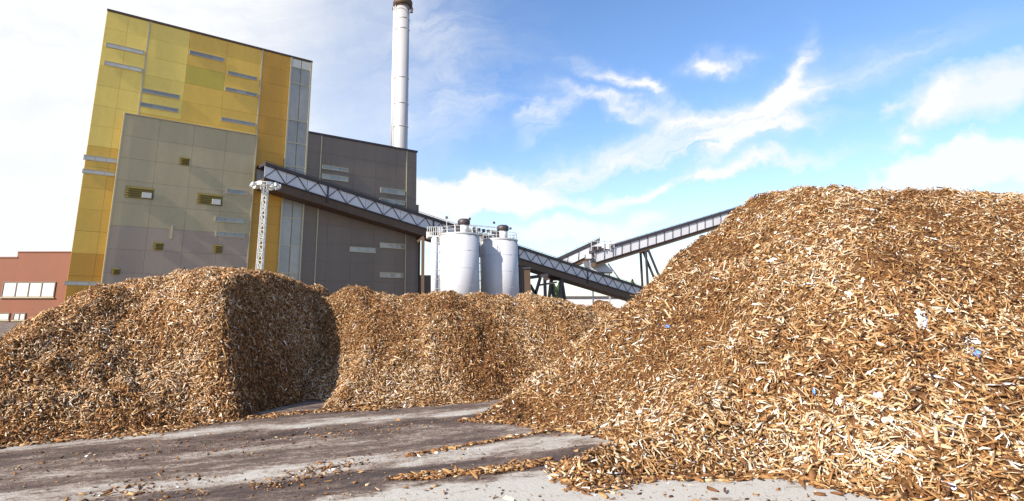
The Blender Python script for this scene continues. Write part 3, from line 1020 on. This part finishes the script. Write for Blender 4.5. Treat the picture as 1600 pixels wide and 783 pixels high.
tree(988, 436, 168, 1.6, 'small dark tree behind the lower end of the truss conveyor')

# ------------------------------------------------------------------ chip piles
def vnoise(x, y, seed):
    xi, yi = np.floor(x).astype(np.int64), np.floor(y).astype(np.int64)
    xf, yf = x - xi, y - yi
    def h(a, b):
        n = (a * 374761393 + b * 668265263 + seed * 974711) & 0x7fffffff
        n = ((n ^ (n >> 13)) * 1274126177) & 0x7fffffff
        n = n ^ (n >> 16)
        return (n & 0xffff) / 65535.0
    u, v = xf * xf * (3 - 2 * xf), yf * yf * (3 - 2 * yf)
    return (h(xi, yi) * (1 - u) + h(xi + 1, yi) * u) * (1 - v) + (h(xi, yi + 1) * (1 - u) + h(xi + 1, yi + 1) * u) * v

def fbm(x, y, seed, octv=4):
    s, a, t = 0, 1.0, 0
    for o in range(octv):
        s = s + a * (vnoise(x * 2 ** o + 17.3 * o, y * 2 ** o - 9.1 * o, seed + o) - 0.5)
        t += a
        a *= 0.5
    return s / t * 2

def smin(a, b, k):
    h = np.clip(0.5 + 0.5 * (b - a) / k, 0, 1)
    return b * (1 - h) + a * h - k * h * (1 - h)

def poly_dist(x, y, pts):
    """signed distance to a closed outline, positive inside"""
    d = np.full(x.shape, 1e9)
    inside = np.zeros(x.shape, bool)
    n = len(pts)
    for i in range(n):
        ax, ay = pts[i]; bx, by = pts[(i + 1) % n]
        ex, ey = bx - ax, by - ay
        t = np.clip(((x - ax) * ex + (y - ay) * ey) / (ex * ex + ey * ey), 0, 1)
        d = np.minimum(d, np.hypot(x - ax - t * ex, y - ay - t * ey))
        c = ((ay > y) != (by > y))
        with np.errstate(divide='ignore', invalid='ignore'):
            xx = (bx - ax) * (y - ay) / (by - ay if by != ay else 1e-9) + ax
        inside ^= c & (x < xx)
    return np.where(inside, d, -d)

def line_dist(x, y, p, q):
    ex, ey = q[0] - p[0], q[1] - p[1]
    l = math.hypot(ex, ey)
    return (-(x - p[0]) * ey + (y - p[1]) * ex) / l      # positive on the left of p->q

def gauss(x, y, cx, cy, sx, sy):
    return np.exp(-((x - cx) / sx) ** 2 - ((y - cy) / sy) ** 2)

def toe(d, k=0.22):
    dp = np.maximum(d, 0)
    return dp * dp / (dp + k) + np.minimum(d, 0)

# --- big pile on the right
RT = [gnd(*p) for p in [(738, 655), (800, 661), (860, 668), (930, 679), (978, 691), (985, 700), (960, 712), (905, 722), (868, 733), (880, 748), (920, 766), (952, 757), (1010, 748), (1100, 747), (1200, 742), (1280, 757), (1390, 781), (1480, 800)]]
RT += [(9.0, 4.7), (14, 4.6), (17, 8), (17, 18), (8, 19), (4.6, 17.5), (2.45, 14.3), (1.2, 12.0)]
def h_right(x, y):
    wx = x + 0.16 * fbm(x * 1.3, y * 1.3, 5)
    wy = y + 0.16 * fbm(x * 1.3 + 40, y * 1.3, 6)
    d = poly_dist(wx, wy, RT)
    z = toe(d, 0.30) * 0.87
    top = 3.55 + 0.42 * gauss(x, y, 5.95, 11.2, 1.15, 2.2) - 0.10 * np.clip(x - 8, 0, 6) + 0.10 * fbm(x * .8, y * .8, 3)
    z = smin(z, top, 0.60)
    z = z + 0.17 * fbm(x * 1.1, y * 1.1, 21, 3) * np.clip(d, 0, 1) + 0.085 * fbm(x * 4.5, y * 4.5, 22, 4) * np.clip(d * 2, 0, 1)
    return np.where(d > 0, z, np.minimum(z, 0) - 0.02 + d * 0.2)

# --- pile on the left with the dug-out shaded flank
L0, L1, L2 = gnd(0, 697), gnd(230, 674), gnd(363, 656)
def h_left(x, y):
    wx = x + 0.14 * fbm(x * 1.3, y * 1.3, 35)
    wy = y + 0.14 * fbm(x * 1.3 + 40, y * 1.3, 36)
    f = line_dist(wx, wy, L0, L2)
    fl = line_dist(wx, wy, L2, (L2[0] + 0.85, L2[1] + 2.3))
    bk = line_dist(wx, wy, (-1.0, 17.5), (-9.0, 16.0))
    lf = line_dist(wx, wy, (-9.6, 12.5), (-7.4, 7.0))
    al = ((x - L0[0]) * (L2[0] - L0[0]) + (y - L0[1]) * (L2[1] - L0[1])) / ((L2[0] - L0[0]) ** 2 + (L2[1] - L0[1]) ** 2)
    cut = np.clip((al - 0.62) / 0.42, 0, 1)              # the dug face stands steeper near the corner
    z = toe(f, 0.2) * (0.94 + 1.1 * cut * cut * (3 - 2 * cut))
    d = np.minimum(np.minimum(f, fl), np.minimum(bk, lf))
    top = 2.30 + 0.14 * gauss(x, y, -4.5, 12.3, 0.9, 1.4) - 0.085 * np.clip(-4.6 - x, 0, 9) + 0.12 * fbm(x * .9, y * .9, 33)
    z = smin(z, top, 0.6)
    z = smin(z, toe(lf, .3) * 0.92, 0.5)
    z = smin(z, toe(bk, .3) * 0.85, 0.4)
    z = smin(z, toe(fl, .05) * 2.1, 0.10)
    z = z + (0.20 * fbm(x * 1.3, y * 1.3, 31, 3) - 0.16 * np.exp(-((x + 0.75 * (y - 10.6) + 4.6) / .28) ** 2) - 0.20 * gauss(x, y, -3.9, 9.95, .28, .6) ) * np.clip(d, 0, 1) + 0.09 * fbm(x * 4.5, y * 4.5, 32, 4) * np.clip(d * 2, 0, 1)
    return np.where(d > 0, z, np.minimum(z, 0) - 0.02 + d * 0.2)

# --- pile in the middle
MT = [gnd(470, 642), gnd(515, 641), gnd(580, 638), gnd(640, 634), gnd(700, 630), gnd(760, 626)]
def h_mid(x, y):
    wx = x + 0.12 * fbm(x * 1.3, y * 1.3, 55)
    wy = y + 0.12 * fbm(x * 1.3 + 40, y * 1.3, 56)
    f = np.minimum(line_dist(wx, wy, MT[0], MT[-1]), 9)
    f = f + 0.18 * np.sin(wx * 2.3 + 1.0) * 0.6
    bk = line_dist(wx, wy, (7.0, 18.5), (-5.0, 18.0))
    rt = line_dist(wx, wy, (6.6, 10), (7.0, 18))
    z = toe(f, 0.2) * 0.84
    top = 2.04 - 0.075 * np.clip(x - 1.6, 0, 6) + 0.06 * fbm(x * .9, y * .9, 53)
    z = smin(z, top, 0.5)
    z = smin(z, toe(bk, .3) * 0.85, 0.4)
    z = smin(z, toe(rt, .3) * 0.85, 0.4)
    scoop = np.hypot(wx + 2.75, wy - 11.35) - 0.66          # where the loader has dug in
    z = smin(z, toe(scoop, .1) * 1.0, 0.2)
    d = np.minimum(np.minimum(np.minimum(f, bk), rt), scoop)
    z = z + (0.13 * fbm(x * 1.4, y * 0.9, 51, 3) + 0.09 * fbm(x * 3.2, y * 0.8, 57, 3)) * np.clip(d, 0, 1) + 0.09 * fbm(x * 4.5, y * 4.5, 52, 4) * np.clip(d * 2, 0, 1)
    return np.where(d > 0, z, np.minimum(z, 0) - 0.02 + d * 0.2)

def grid_mesh(name, hf, x0, x1, y0, y1, step, parent):
    nx, ny = int((x1 - x0) / step) + 1, int((y1 - y0) / step) + 1
    X, Y = np.meshgrid(np.linspace(x0, x1, nx), np.linspace(y0, y1, ny))
    Z = hf(X, Y)
    V = np.stack([X, Y, Z], -1).reshape(-1, 3)
    idx = np.arange(nx * ny).reshape(ny, nx)
    q = np.stack([idx[:-1, :-1], idx[:-1, 1:], idx[1:, 1:], idx[1:, :-1]], -1).reshape(-1, 4)
    keep = (V[q, 2].max(1) > -0.03)
    q = q[keep]
    used = np.unique(q)
    remap = np.full(len(V), -1); remap[used] = np.arange(len(used))
    me = bpy.data.meshes.new(name)
    me.from_pydata(V[used].tolist(), [], remap[q].tolist())
    me.polygons.foreach_set('use_smooth', [True] * len(me.polygons))
    me.update()
    return link(name, me, M['mound'], parent)

PAL = np.array([[.032, .014, .007], [.085, .036, .014], [.16, .069, .024], [.255, .118, .040], [.345, .182, .068], [.43, .262, .115], [.51, .355, .195], [.59, .465, .310], [.66, .60, .50]])

def chip_colors(n, tone, var=2.0):
    """tone 0..1 array: 0 dark fines, 1 pale clean splinters"""
    k = np.clip(tone * 8 + rng.normal(0, var, n), 0, 8)
    lo = np.floor(k).astype(int); hi = np.minimum(lo + 1, 8)
    c = PAL[lo] * (1 - (k - lo))[:, None] + PAL[hi] * (k - lo)[:, None]
    c *= rng.uniform(0.75, 1.1, (n, 1))
    wht = rng.random(n) < 0.012
    c[wht] = np.array([.84, .82, .78])
    return np.clip(c, 0, 0.86)

def chip_geometry(P, N, L, W, H, tilt, dirbias=None, nseg=1):
    n = len(P)
    # tangent frame on the slope
    a = np.cross(N, np.array([0.0, 0.0, 1.0]) + rng.normal(0, 1e-3, (n, 3)))
    a /= np.linalg.norm(a, axis=1, keepdims=True) + 1e-9
    b = np.cross(N, a)
    th = rng.uniform(0, 2 * np.pi, n) if dirbias is None else rng.normal(dirbias, 0.75, n)
    t = a * np.cos(th)[:, None] + b * np.sin(th)[:, None]
    t = t + N * rng.normal(0, tilt, n)[:, None]
    t /= np.linalg.norm(t, axis=1, keepdims=True)
    s = np.cross(N, t); s /= np.linalg.norm(s, axis=1, keepdims=True)
    roll = rng.normal(0, 0.85, n)
    u = np.cross(t, s)
    s2 = s * np.cos(roll)[:, None] + u * np.sin(roll)[:, None]
    u2 = np.cross(t, s2)
    secs = np.linspace(-0.5, 0.5, nseg + 1)
    bend = rng.normal(0, 0.22, n) * L
    bend2 = rng.normal(0, 0.22, n) * L
    V = []
    for k, f in enumerate(secs):
        end = k == 0 or k == nseg
        wk = W * (rng.uniform(0.35, 1.0, n) if end else rng.uniform(0.8, 1.15, n)) * 0.5
        hk = H * (rng.uniform(0.4, 1.0, n) if end else 1.0) * 0.5
        cen = P + t * (f * L)[:, None] + (u2 * bend[:, None] + s2 * bend2[:, None]) * ((0.25 - f * f) if nseg > 1 else 0)
        for sx, sz in ((-1, -1), (1, -1), (1, 1), (-1, 1)):
            sk = rng.uniform(-0.12, 0.12, n) * L if end else 0
            V.append(cen + s2 * (sx * wk)[:, None] + u2 * (sz * hk)[:, None] + (t * sk[:, None] if end else 0))
    V = np.stack(V, 1)                    # n, 4*(nseg+1), 3
    nv = 4 * (nseg + 1)
    fs = [[0, 1, 2, 3]]
    for k in range(nseg):
        o = 4 * k
        fs += ([] if nseg == 1 else [[o, o + 4, o + 5, o + 1]]) + [[o + 1, o + 5, o + 6, o + 2], [o + 2, o + 6, o + 7, o + 3], [o + 3, o + 7, o + 4, o]]
    o = 4 * nseg
    fs += [[o + 3, o + 2, o + 1, o]]
    fs = np.array(fs)
    Fq = fs[None] + (np.arange(n) * nv)[:, None, None]
    return V.reshape(-1, 3), Fq.reshape(-1, 4), nv

def mesh_np(name, V, Q, C, mat):
    me = bpy.data.meshes.new(name)
    me.vertices.add(len(V))
    me.vertices.foreach_set('co', V.astype(np.float32).ravel())
    me.loops.add(Q.size)
    me.loops.foreach_set('vertex_index', Q.astype(np.int32).ravel())
    me.polygons.add(len(Q))
    me.polygons.foreach_set('loop_start', np.arange(0, Q.size, 4, dtype=np.int32))
    me.polygons.foreach_set('loop_total', np.full(len(Q), 4, dtype=np.int32))
    me.update(calc_edges=True)
    at_ = me.attributes.new('Col', 'FLOAT_COLOR', 'POINT')
    C4 = np.concatenate([C, np.ones((len(C), 1))], 1).astype(np.float32)
    at_.data.foreach_set('color', C4.ravel())
    me.materials.append(mat)
    return me

def build_chips(batches, name, mat):
    Vs, Qs, Cs, off = [], [], [], 0
    for (V, Q, nv, C) in batches:
        Vs.append(V); Qs.append(Q + off); Cs.append(np.repeat(C, nv, axis=0)); off += len(V)
    return mesh_np(name, np.concatenate(Vs), np.concatenate(Qs), np.concatenate(Cs), mat)

def normal_of(hf, x, y, e=0.06):
    dzx = (hf(x + e, y) - hf(x - e, y)) / (2 * e)
    dzy = (hf(x, y + e) - hf(x, y - e)) / (2 * e)
    N = np.stack([-dzx, -dzy, np.ones_like(x)], -1)
    return N / np.linalg.norm(N, axis=1, keepdims=True), np.sqrt(1 + dzx ** 2 + dzy ** 2)

def project(P):
    X, Y, Z = P[:, 0], P[:, 1], P[:, 2] - EYE
    dpt = Y * CT + Z * ST
    return PX + F * X / dpt, PY - F * (Z * CT - Y * ST) / dpt

def sample(hf, x0, x1, y0, y1, n, seed, margin=150):
    """points on the pile that face the yard, evenly over its surface"""
    r = np.random.default_rng(seed)
    out = []
    got = 0
    while got < n:
        x = r.uniform(x0, x1, 200000); y = r.uniform(y0, y1, 200000)
        z = hf(x, y)
        N, a = normal_of(hf, x, y)
        k = (z > 0.005) & (r.random(len(x)) < a / 3.2)
        V = np.stack([x, y, z - EYE], -1)
        V /= np.linalg.norm(V, axis=1, keepdims=True)
        k &= (-(V * N).sum(1) > -0.18)
        px, py = project(np.stack([x, y, z], -1))
        k &= (px > -margin) & (px < 1600 + margin) & (py < 783 + margin)
        P = np.stack([x, y, z], -1)[k]
        out.append(np.concatenate([P, N[k]], 1)); got += k.sum()
    o = np.concatenate(out)[:n]
    return o[:, :3], o[:, 3:]

def splinter_mesh(k):
    """one bent, split wood chip, unit length"""
    r = random.Random(100 + k)
    mb = MB()
    ns = 4
    W, T = r.uniform(.12, .34), r.uniform(.05, .10)
    bend, tw = r.uniform(-.25, .25), r.uniform(-.5, .5)
    rows = []
    for i in range(ns + 1):
        f = i / ns - .5
        w = W * (1 - (abs(f) * 2) ** 3 * r.uniform(.2, .75)) * r.uniform(.85, 1.1) / 2
        t = T * (1 - abs(f) * r.uniform(.3, 1.1)) / 2
        z = bend * (0.25 - f * f)
        a = tw * f
        row = []
        for sx, sz in ((-1, -1), (1, -1), (1, 1), (-1, 1)):
            x_, z_ = sx * w, sz * t
            row.append((f + r.uniform(-.03, .03), x_ * math.cos(a) - z_ * math.sin(a), z + x_ * math.sin(a) + z_ * math.cos(a)))
        rows.append(row)
    vs = [p for row in rows for p in row]
    fs = [(0, 1, 2, 3)]
    for i in range(ns):
        o = 4 * i
        fs += [(o, o + 4, o + 5, o + 1), (o + 1, o + 5, o + 6, o + 2), (o + 2, o + 6, o + 7, o + 3), (o + 3, o + 7, o + 4, o)]
    o = 4 * ns
    fs += [(o + 3, o + 2, o + 1, o)]
    mb.poly(vs, fs)
    me = bpy.data.meshes.new('wood_chip')
    me.from_pydata(mb.v, [], mb.f)
    me.materials.append(M['chip_piece'])
    return me
SPL = [splinter_mesh(k) for k in range(16)]

def chip_objects(parent, P, N, lens, seed, wf=0.85):
    r = random.Random(seed)
    res = []
    for p, n, l in zip(P, N, lens):
        o = bpy.data.objects.new('wood_chip', r.choice(SPL))
        COL.objects.link(o)
        n = Vector(n)
        t = n.orthogonal().normalized()
        t = Matrix.Rotation(r.uniform(0, 6.283), 3, n) @ t
        t = (t + n * r.gauss(0, 0.16)).normalized()
        s = n.cross(t).normalized()
        u = t.cross(s)
        R = Matrix((t, s, u)).transposed().to_4x4()
        w = l * r.uniform(0.75, 1.15) * wf
        Mx = Matrix.Translation(Vector(p) + n * 0.012) @ R @ Matrix.Diagonal((l, w, l, 1))
        if parent is not None:
            o.parent = parent
            Mx = Matrix.Translation(-parent.location) @ Mx
        o.matrix_local = Mx
        res.append(o)
    return res

def make_pile(name, label, group, hf, box, n, lmean, wmean, seed, tonef, n_obj, obj_box, bend_near=None, step=0.06, dirb=None, tint=(1, 1, 1), smp=None, tilt=0.38, var=2.0):
    x0, x1, y0, y1 = box
    root = empty(name, ((x0 + x1) / 2, (y0 + y1) / 2, 0))
    tag(root, label, 'wood pile', group)
    grid_mesh('packed_core', hf, x0, x1, y0, y1, step, root)
    P, N = sample(hf, *(smp or box), n, seed, margin=110)
    L = np.clip(rng.lognormal(math.log(lmean), 0.55, n), lmean * .28, lmean * 3.4)
    W = np.clip(wmean * rng.lognormal(0, 0.38, n), wmean * .35, L * 0.8)
    H = W * rng.uniform(0.18, 0.55, n)
    P = P + N * rng.uniform(-0.02, 0.035, n)[:, None]
    tone, fineness = tonef(P)
    L = L * fineness; W = W * np.sqrt(fineness)
    C = chip_colors(n, tone, var) * np.array(tint)
    batches = []
    near = P[:, 1] < bend_near if bend_near else np.zeros(n, bool)
    for msk, ns in ((near, 2), (~near, 1)):
        if msk.sum():
            V, Q, nv = chip_geometry(P[msk], N[msk], L[msk], W[msk], H[msk], tilt, dirb, ns)
            batches.append((V, Q, nv, C[msk]))
    me = build_chips(batches, 'chip_cover', M['chip'])
    o = link('chip_cover', me, None, root)
    tag(o, kind='stuff')
    # the largest and nearest chips, one object each
    if n_obj:
        bx0, bx1, by0, by1 = obj_box
        P, N = sample(hf, bx0, bx1, by0, by1, n_obj, seed + 5, margin=-15)
        lens = np.clip(np.random.default_rng(seed).lognormal(math.log(lmean * 1.35), 0.4, n_obj), lmean * .7, lmean * 3)
        chip_objects(root, P, N, lens, seed)
    return root

def tone_right(P):
    x, y, z = P.T
    t = 0.61 + 0.32 * fbm(x * 0.9, y * 0.9, 71, 4) - 0.12 * np.clip(fbm(x * 0.8 + 3, y * .8 + z, 72, 3) * 3, 0, 1)
    px, py = project(P)
    lowband = np.clip(1 - z / 0.22, 0, 1)                # fines collect at the foot
    t = t - 0.17 * lowband
    fin = 1.0 - 0.35 * np.clip(fbm(x * .8 + 3, y * .8 + z, 72, 3) * 3, 0, 1)
    fin = fin * (1.12 - 0.10 * np.clip(z, 0, 3.5)) * (0.82 + 0.18 * np.clip((x - 2.0) / 2.5, 0, 1)) * (1.0 + 0.12 * np.clip((7.5 - y) / 2, 0, 1))
    return t, fin
def tone_left(P):
    x, y, z = P.T
    t = 0.55 + 0.30 * fbm(x * 1.0, y * 1.0, 81, 4) - 0.15 * np.clip(1 - z / .2, 0, 1)
    return t, np.ones(len(x))
def tone_mid(P):
    x, y, z = P.T
    t = 0.54 + 0.30 * fbm(x * 1.0, y * 1.0, 91, 4)
    t = t - 0.12 * gauss(x, y, 1.2, 12.6, 0.8, 1.6)
    return t, np.ones(len(x))

make_pile('wood_chip_pile', 'big pale tan pile of shredded wood chips filling the right side', 'wood chip piles', h_right, (-0.2, 15.5, 4.4, 18), 92000, 0.078, 0.017, 301,
          tone_right, 300, (0.5, 8.0, 5.0, 8.6), bend_near=7.9, step=0.06, tint=(1.0, 1.0, 1.02), smp=(-0.2, 13.5, 4.4, 14.5))
make_pile('wood_chip_pile', 'brown wood chip pile at the left before the annex, its right flank in dark shade', 'wood chip piles', h_left, (-11, -1.8, 7.2, 17.5), 80000, 0.045, 0.0140, 302,
          tone_left, 200, (-6.5, -2.5, 7.8, 10.8), step=0.06, tint=(1.06, .96, .88), smp=(-10, -1.8, 7.2, 15), tilt=0.32, var=1.7)
make_pile('wood_chip_pile', 'low brown wood chip pile across the middle below the silos', 'wood chip piles', h_mid, (-4.5, 7.5, 9.5, 18.4), 62000, 0.045, 0.0140, 303,
          tone_mid, 120, (-2.0, 2.0, 10.6, 12.6), step=0.06, tint=(1.02, .98, .96), smp=(-3.6, 5.2, 9.8, 15.6), tilt=0.32, var=1.7)

# ------------------------------------------------------------------ loose chips on the yard
def hit(px, py, hf):
    d = ray(px, py)
    s = np.linspace(3.5, 25, 4000)
    P = np.array([0, 0, EYE]) + s[:, None] * d
    z = hf(P[:, 0], P[:, 1])
    k = np.argmax(P[:, 2] < np.maximum(z, 0))
    return P[k]

gx, gy, gl = [], [], []
def scat(pts, n, spread, lm, seed):
    r = np.random.default_rng(seed)
    g = np.array([gnd(*p) for p in pts])
    seg = np.linalg.norm(np.diff(g, axis=0), axis=1)
    cum = np.concatenate([[0], np.cumsum(seg)])
    u = r.uniform(0, cum[-1], n)
    x = np.interp(u, cum, g[:, 0]); y = np.interp(u, cum, g[:, 1])
    off = r.normal(0, 1, n) * spread * (0.4 + 1.2 * vnoise(u * 3, u * 0, seed))
    gx.append(x + r.normal(0, spread * .6, n)); gy.append(y + off)
    gl.append(np.clip(r.lognormal(math.log(lm), .45, n), .008, .2))
front = [(738, 655), (800, 661), (860, 668), (930, 679), (978, 691), (985, 700), (960, 712), (905, 722), (868, 733), (880, 748), (920, 766), (952, 757), (1010, 748), (1100, 747), (1200, 742), (1280, 757), (1390, 781), (1480, 800)]
scat(front, 2600, 0.10, .055, 1)
scat([(0, 697), (230, 674), (363, 656)], 1800, 0.12, .045, 2)
scat([(363, 656), (470, 645), (515, 642), (640, 635), (760, 627)], 1300, 0.10, .045, 3)
scat([(620, 748), (700, 741), (780, 735), (850, 722)], 1300, 0.055, .055, 4)
scat([(640, 712), (700, 702), (780, 688), (870, 671)], 420, 0.03, .05, 5)
scat([(720, 658), (780, 655), (860, 672)], 700, 0.14, .045, 6)
scat([(400, 760), (560, 722)], 260, 0.22, .032, 7)
scat([(150, 770), (330, 762)], 170, 0.25, .032, 8)
scat([(0, 735), (300, 700), (640, 668)], 300, 0.30, .026, 9)
scat([(0, 760), (500, 740), (980, 700)], 450, 0.5, .018, 10)
scat([(0, 715), (300, 700), (720, 660)], 500, 0.45, .018, 13)
scat([(400, 775), (900, 775), (1300, 783)], 260, 0.25, .016, 14)
scat([(560, 770), (1000, 772), (1400, 790)], 60, 0.3, .05, 12)
gx, gy, gl = np.concatenate(gx), np.concatenate(gy), np.concatenate(gl)
n = len(gx)
zz = np.maximum(np.maximum(h_right(gx, gy), h_left(gx, gy)), np.maximum(h_mid(gx, gy), 0))
P = np.stack([gx, gy, zz + 0.008], -1)
N = np.tile(np.array([0, 0, 1.0]), (n, 1)) + rng.normal(0, 0.12, (n, 3))
N /= np.linalg.norm(N, axis=1, keepdims=True)
W = np.clip(gl * rng.uniform(.2, .55, n), .004, .04)
V, Q, nv = chip_geometry(P, N, gl, W, W * rng.uniform(.2, .5, n), 0.12, None, 2)
me = build_chips([(V, Q, nv, chip_colors(n, np.full(n, 0.33)))], 'scattered_chips', M['chip'])
o = link('scattered_chips', me, None)
tag(o, 'small wood chips strewn over the yard around the piles', 'wood chips', kind='stuff')

loose = [
    ('wood chip lying on pale concrete before the right pile, %s from left', 'chips in front of the right pile',
     [(1080, 762, .08), (1133, 770, .16), (1145, 757, .13), (1215, 752, .10), (1255, 765, .12), (1290, 764, .11), (1345, 772, .16)]),
    ('long splinter in the chip row across the dark wheel lane, %s from left', 'splinters in the chip row',
     [(655, 746, .2), (690, 748, .15), (702, 742, .22), (722, 738, .2), (740, 745, .26), (760, 737, .2), (780, 741, .16), (800, 726, .24), (818, 722, .2), (836, 728, .2)]),
    ('flat brown chip lying loose on the left wheel lanes, %s from left', 'chips on the left wheel lanes',
     [(30, 733, .14), (168, 776, .14), (182, 771, .12), (300, 712, .1), (314, 772, .12), (420, 752, .14), (440, 746, .12), (512, 755, .1), (560, 738, .1), (590, 768, .1)]),
]
ORD = ['first', 'second', 'third', 'fourth', 'fifth', 'sixth', 'seventh', 'eighth', 'ninth', 'tenth']
for k, (lab, grp, lst) in enumerate(loose):
    P = np.array([[*gnd(a, b), 0.012] for a, b, c in lst])
    N = np.array([[rnd.gauss(0, .1), rnd.gauss(0, .1), 1] for _ in lst])
    for q, o in enumerate(chip_objects(None, P, N, [c * 0.8 for _, _, c in lst], 900 + k, 0.55)):
        tag(o, lab % ORD[q], 'wood chip', grp)

# plastic scraps and odd pale boards caught in the right pile
def scrap(px, py, size, mat, label, name='plastic_scrap', cat='scrap'):
    p = hit(px, py, h_right)
    x, y = np.array([p[0]]), np.array([p[1]])
    Nn, _ = normal_of(h_right, x, y)
    n = Vector(Nn[0])
    t = Matrix.Rotation(rnd.uniform(0, 6.28), 3, n) @ n.orthogonal().normalized()
    s = n.cross(t)
    me = bpy.data.meshes.new(name)
    k = 7
    vs, fs = [], []
    r = random.Random(int(px * 7 + py))
    asp = r.uniform(.45, .8)
    for side in (0, 1):
        for i in range(k):
            for j in range(k):
                a, b = i / (k - 1) - .5, j / (k - 1) - .5
                rr = 1 - 0.35 * (abs(a) * abs(b) * 4) ** 1.5
                w = 0.10 * math.sin(a * 9 + px) + 0.10 * math.sin(b * 11 + py) + 0.05 * math.sin((a + b) * 17)
                q = Vector(p) + (t * a * rr + s * b * asp * rr) * size * (1 + 0.12 * math.sin(i * 2.1 + j * 1.7 + px)) + n * (0.018 + w * size * 0.8 + (0.004 if side else 0))
                vs.append(q)
    m2 = k * k
    for i in range(k - 1):
        for j in range(k - 1):
            a = i * k + j
            fs.append((a, a + 1, a + k + 1, a + k)[::-1]); fs.append((a + m2, a + m2 + 1, a + m2 + k + 1, a + m2 + k))
    edge = [j for j in range(k)] + [i * k + k - 1 for i in range(1, k)] + [(k - 1) * k + j for j in range(k - 2, -1, -1)] + [i * k for i in range(k - 2, 0, -1)]
    for i in range(len(edge)):
        a, b = edge[i], edge[(i + 1) % len(edge)]
        fs.append((a, b, b + m2, a + m2))
    me.from_pydata(vs, [], fs)
    me.polygons.foreach_set('use_smooth', [True] * len(me.polygons))
    o = link(name, me, M[mat])
    tag(o, label, cat)
scrap(1043, 512, .12, 'plastic_blue', 'small bright blue plastic scrap on the left shoulder of the right pile')
scrap(1441, 506, .20, 'plastic_pale', 'pale blue crumpled plastic scrap high on the right pile')
scrap(1437, 494, .18, 'plastic_white', 'white plastic sheet scrap just above the pale blue scrap')
scrap(1523, 553, .14, 'plastic_blue', 'blue plastic scrap near the right edge of the right pile')
scrap(1520, 535, .15, 'plastic_white', 'white plastic scrap right above the blue scrap at the right edge')
scrap(1372, 620, .14, 'plastic_pale', 'grey blue plastic strip in the middle of the right pile slope')
scrap(1314, 627, .14, 'plastic_white', 'torn white plastic scrap left of the grey blue strip')
scrap(1388, 659, .11, 'plastic_white', 'rounded white scrap low on the right pile slope')
scrap(1543, 645, .12, 'plastic_white', 'upright white scrap low near the right edge of the right pile')
scrap(1486, 762, .10, 'plastic_pale', 'small bluish scrap at the foot of the right pile')
scrap(1272, 613, .08, 'plastic_blue', 'tiny blue scrap on the lower middle slope of the right pile')
scrap(1000, 645, .10, 'plastic_white', 'small white scrap near the left foot of the right pile')
scrap(1207, 408, .16, 'plastic_white', 'white splinter sheet near the top left of the right pile')
scrap(1328, 460, .14, 'plastic_white', 'white scrap in the upper middle of the right pile')
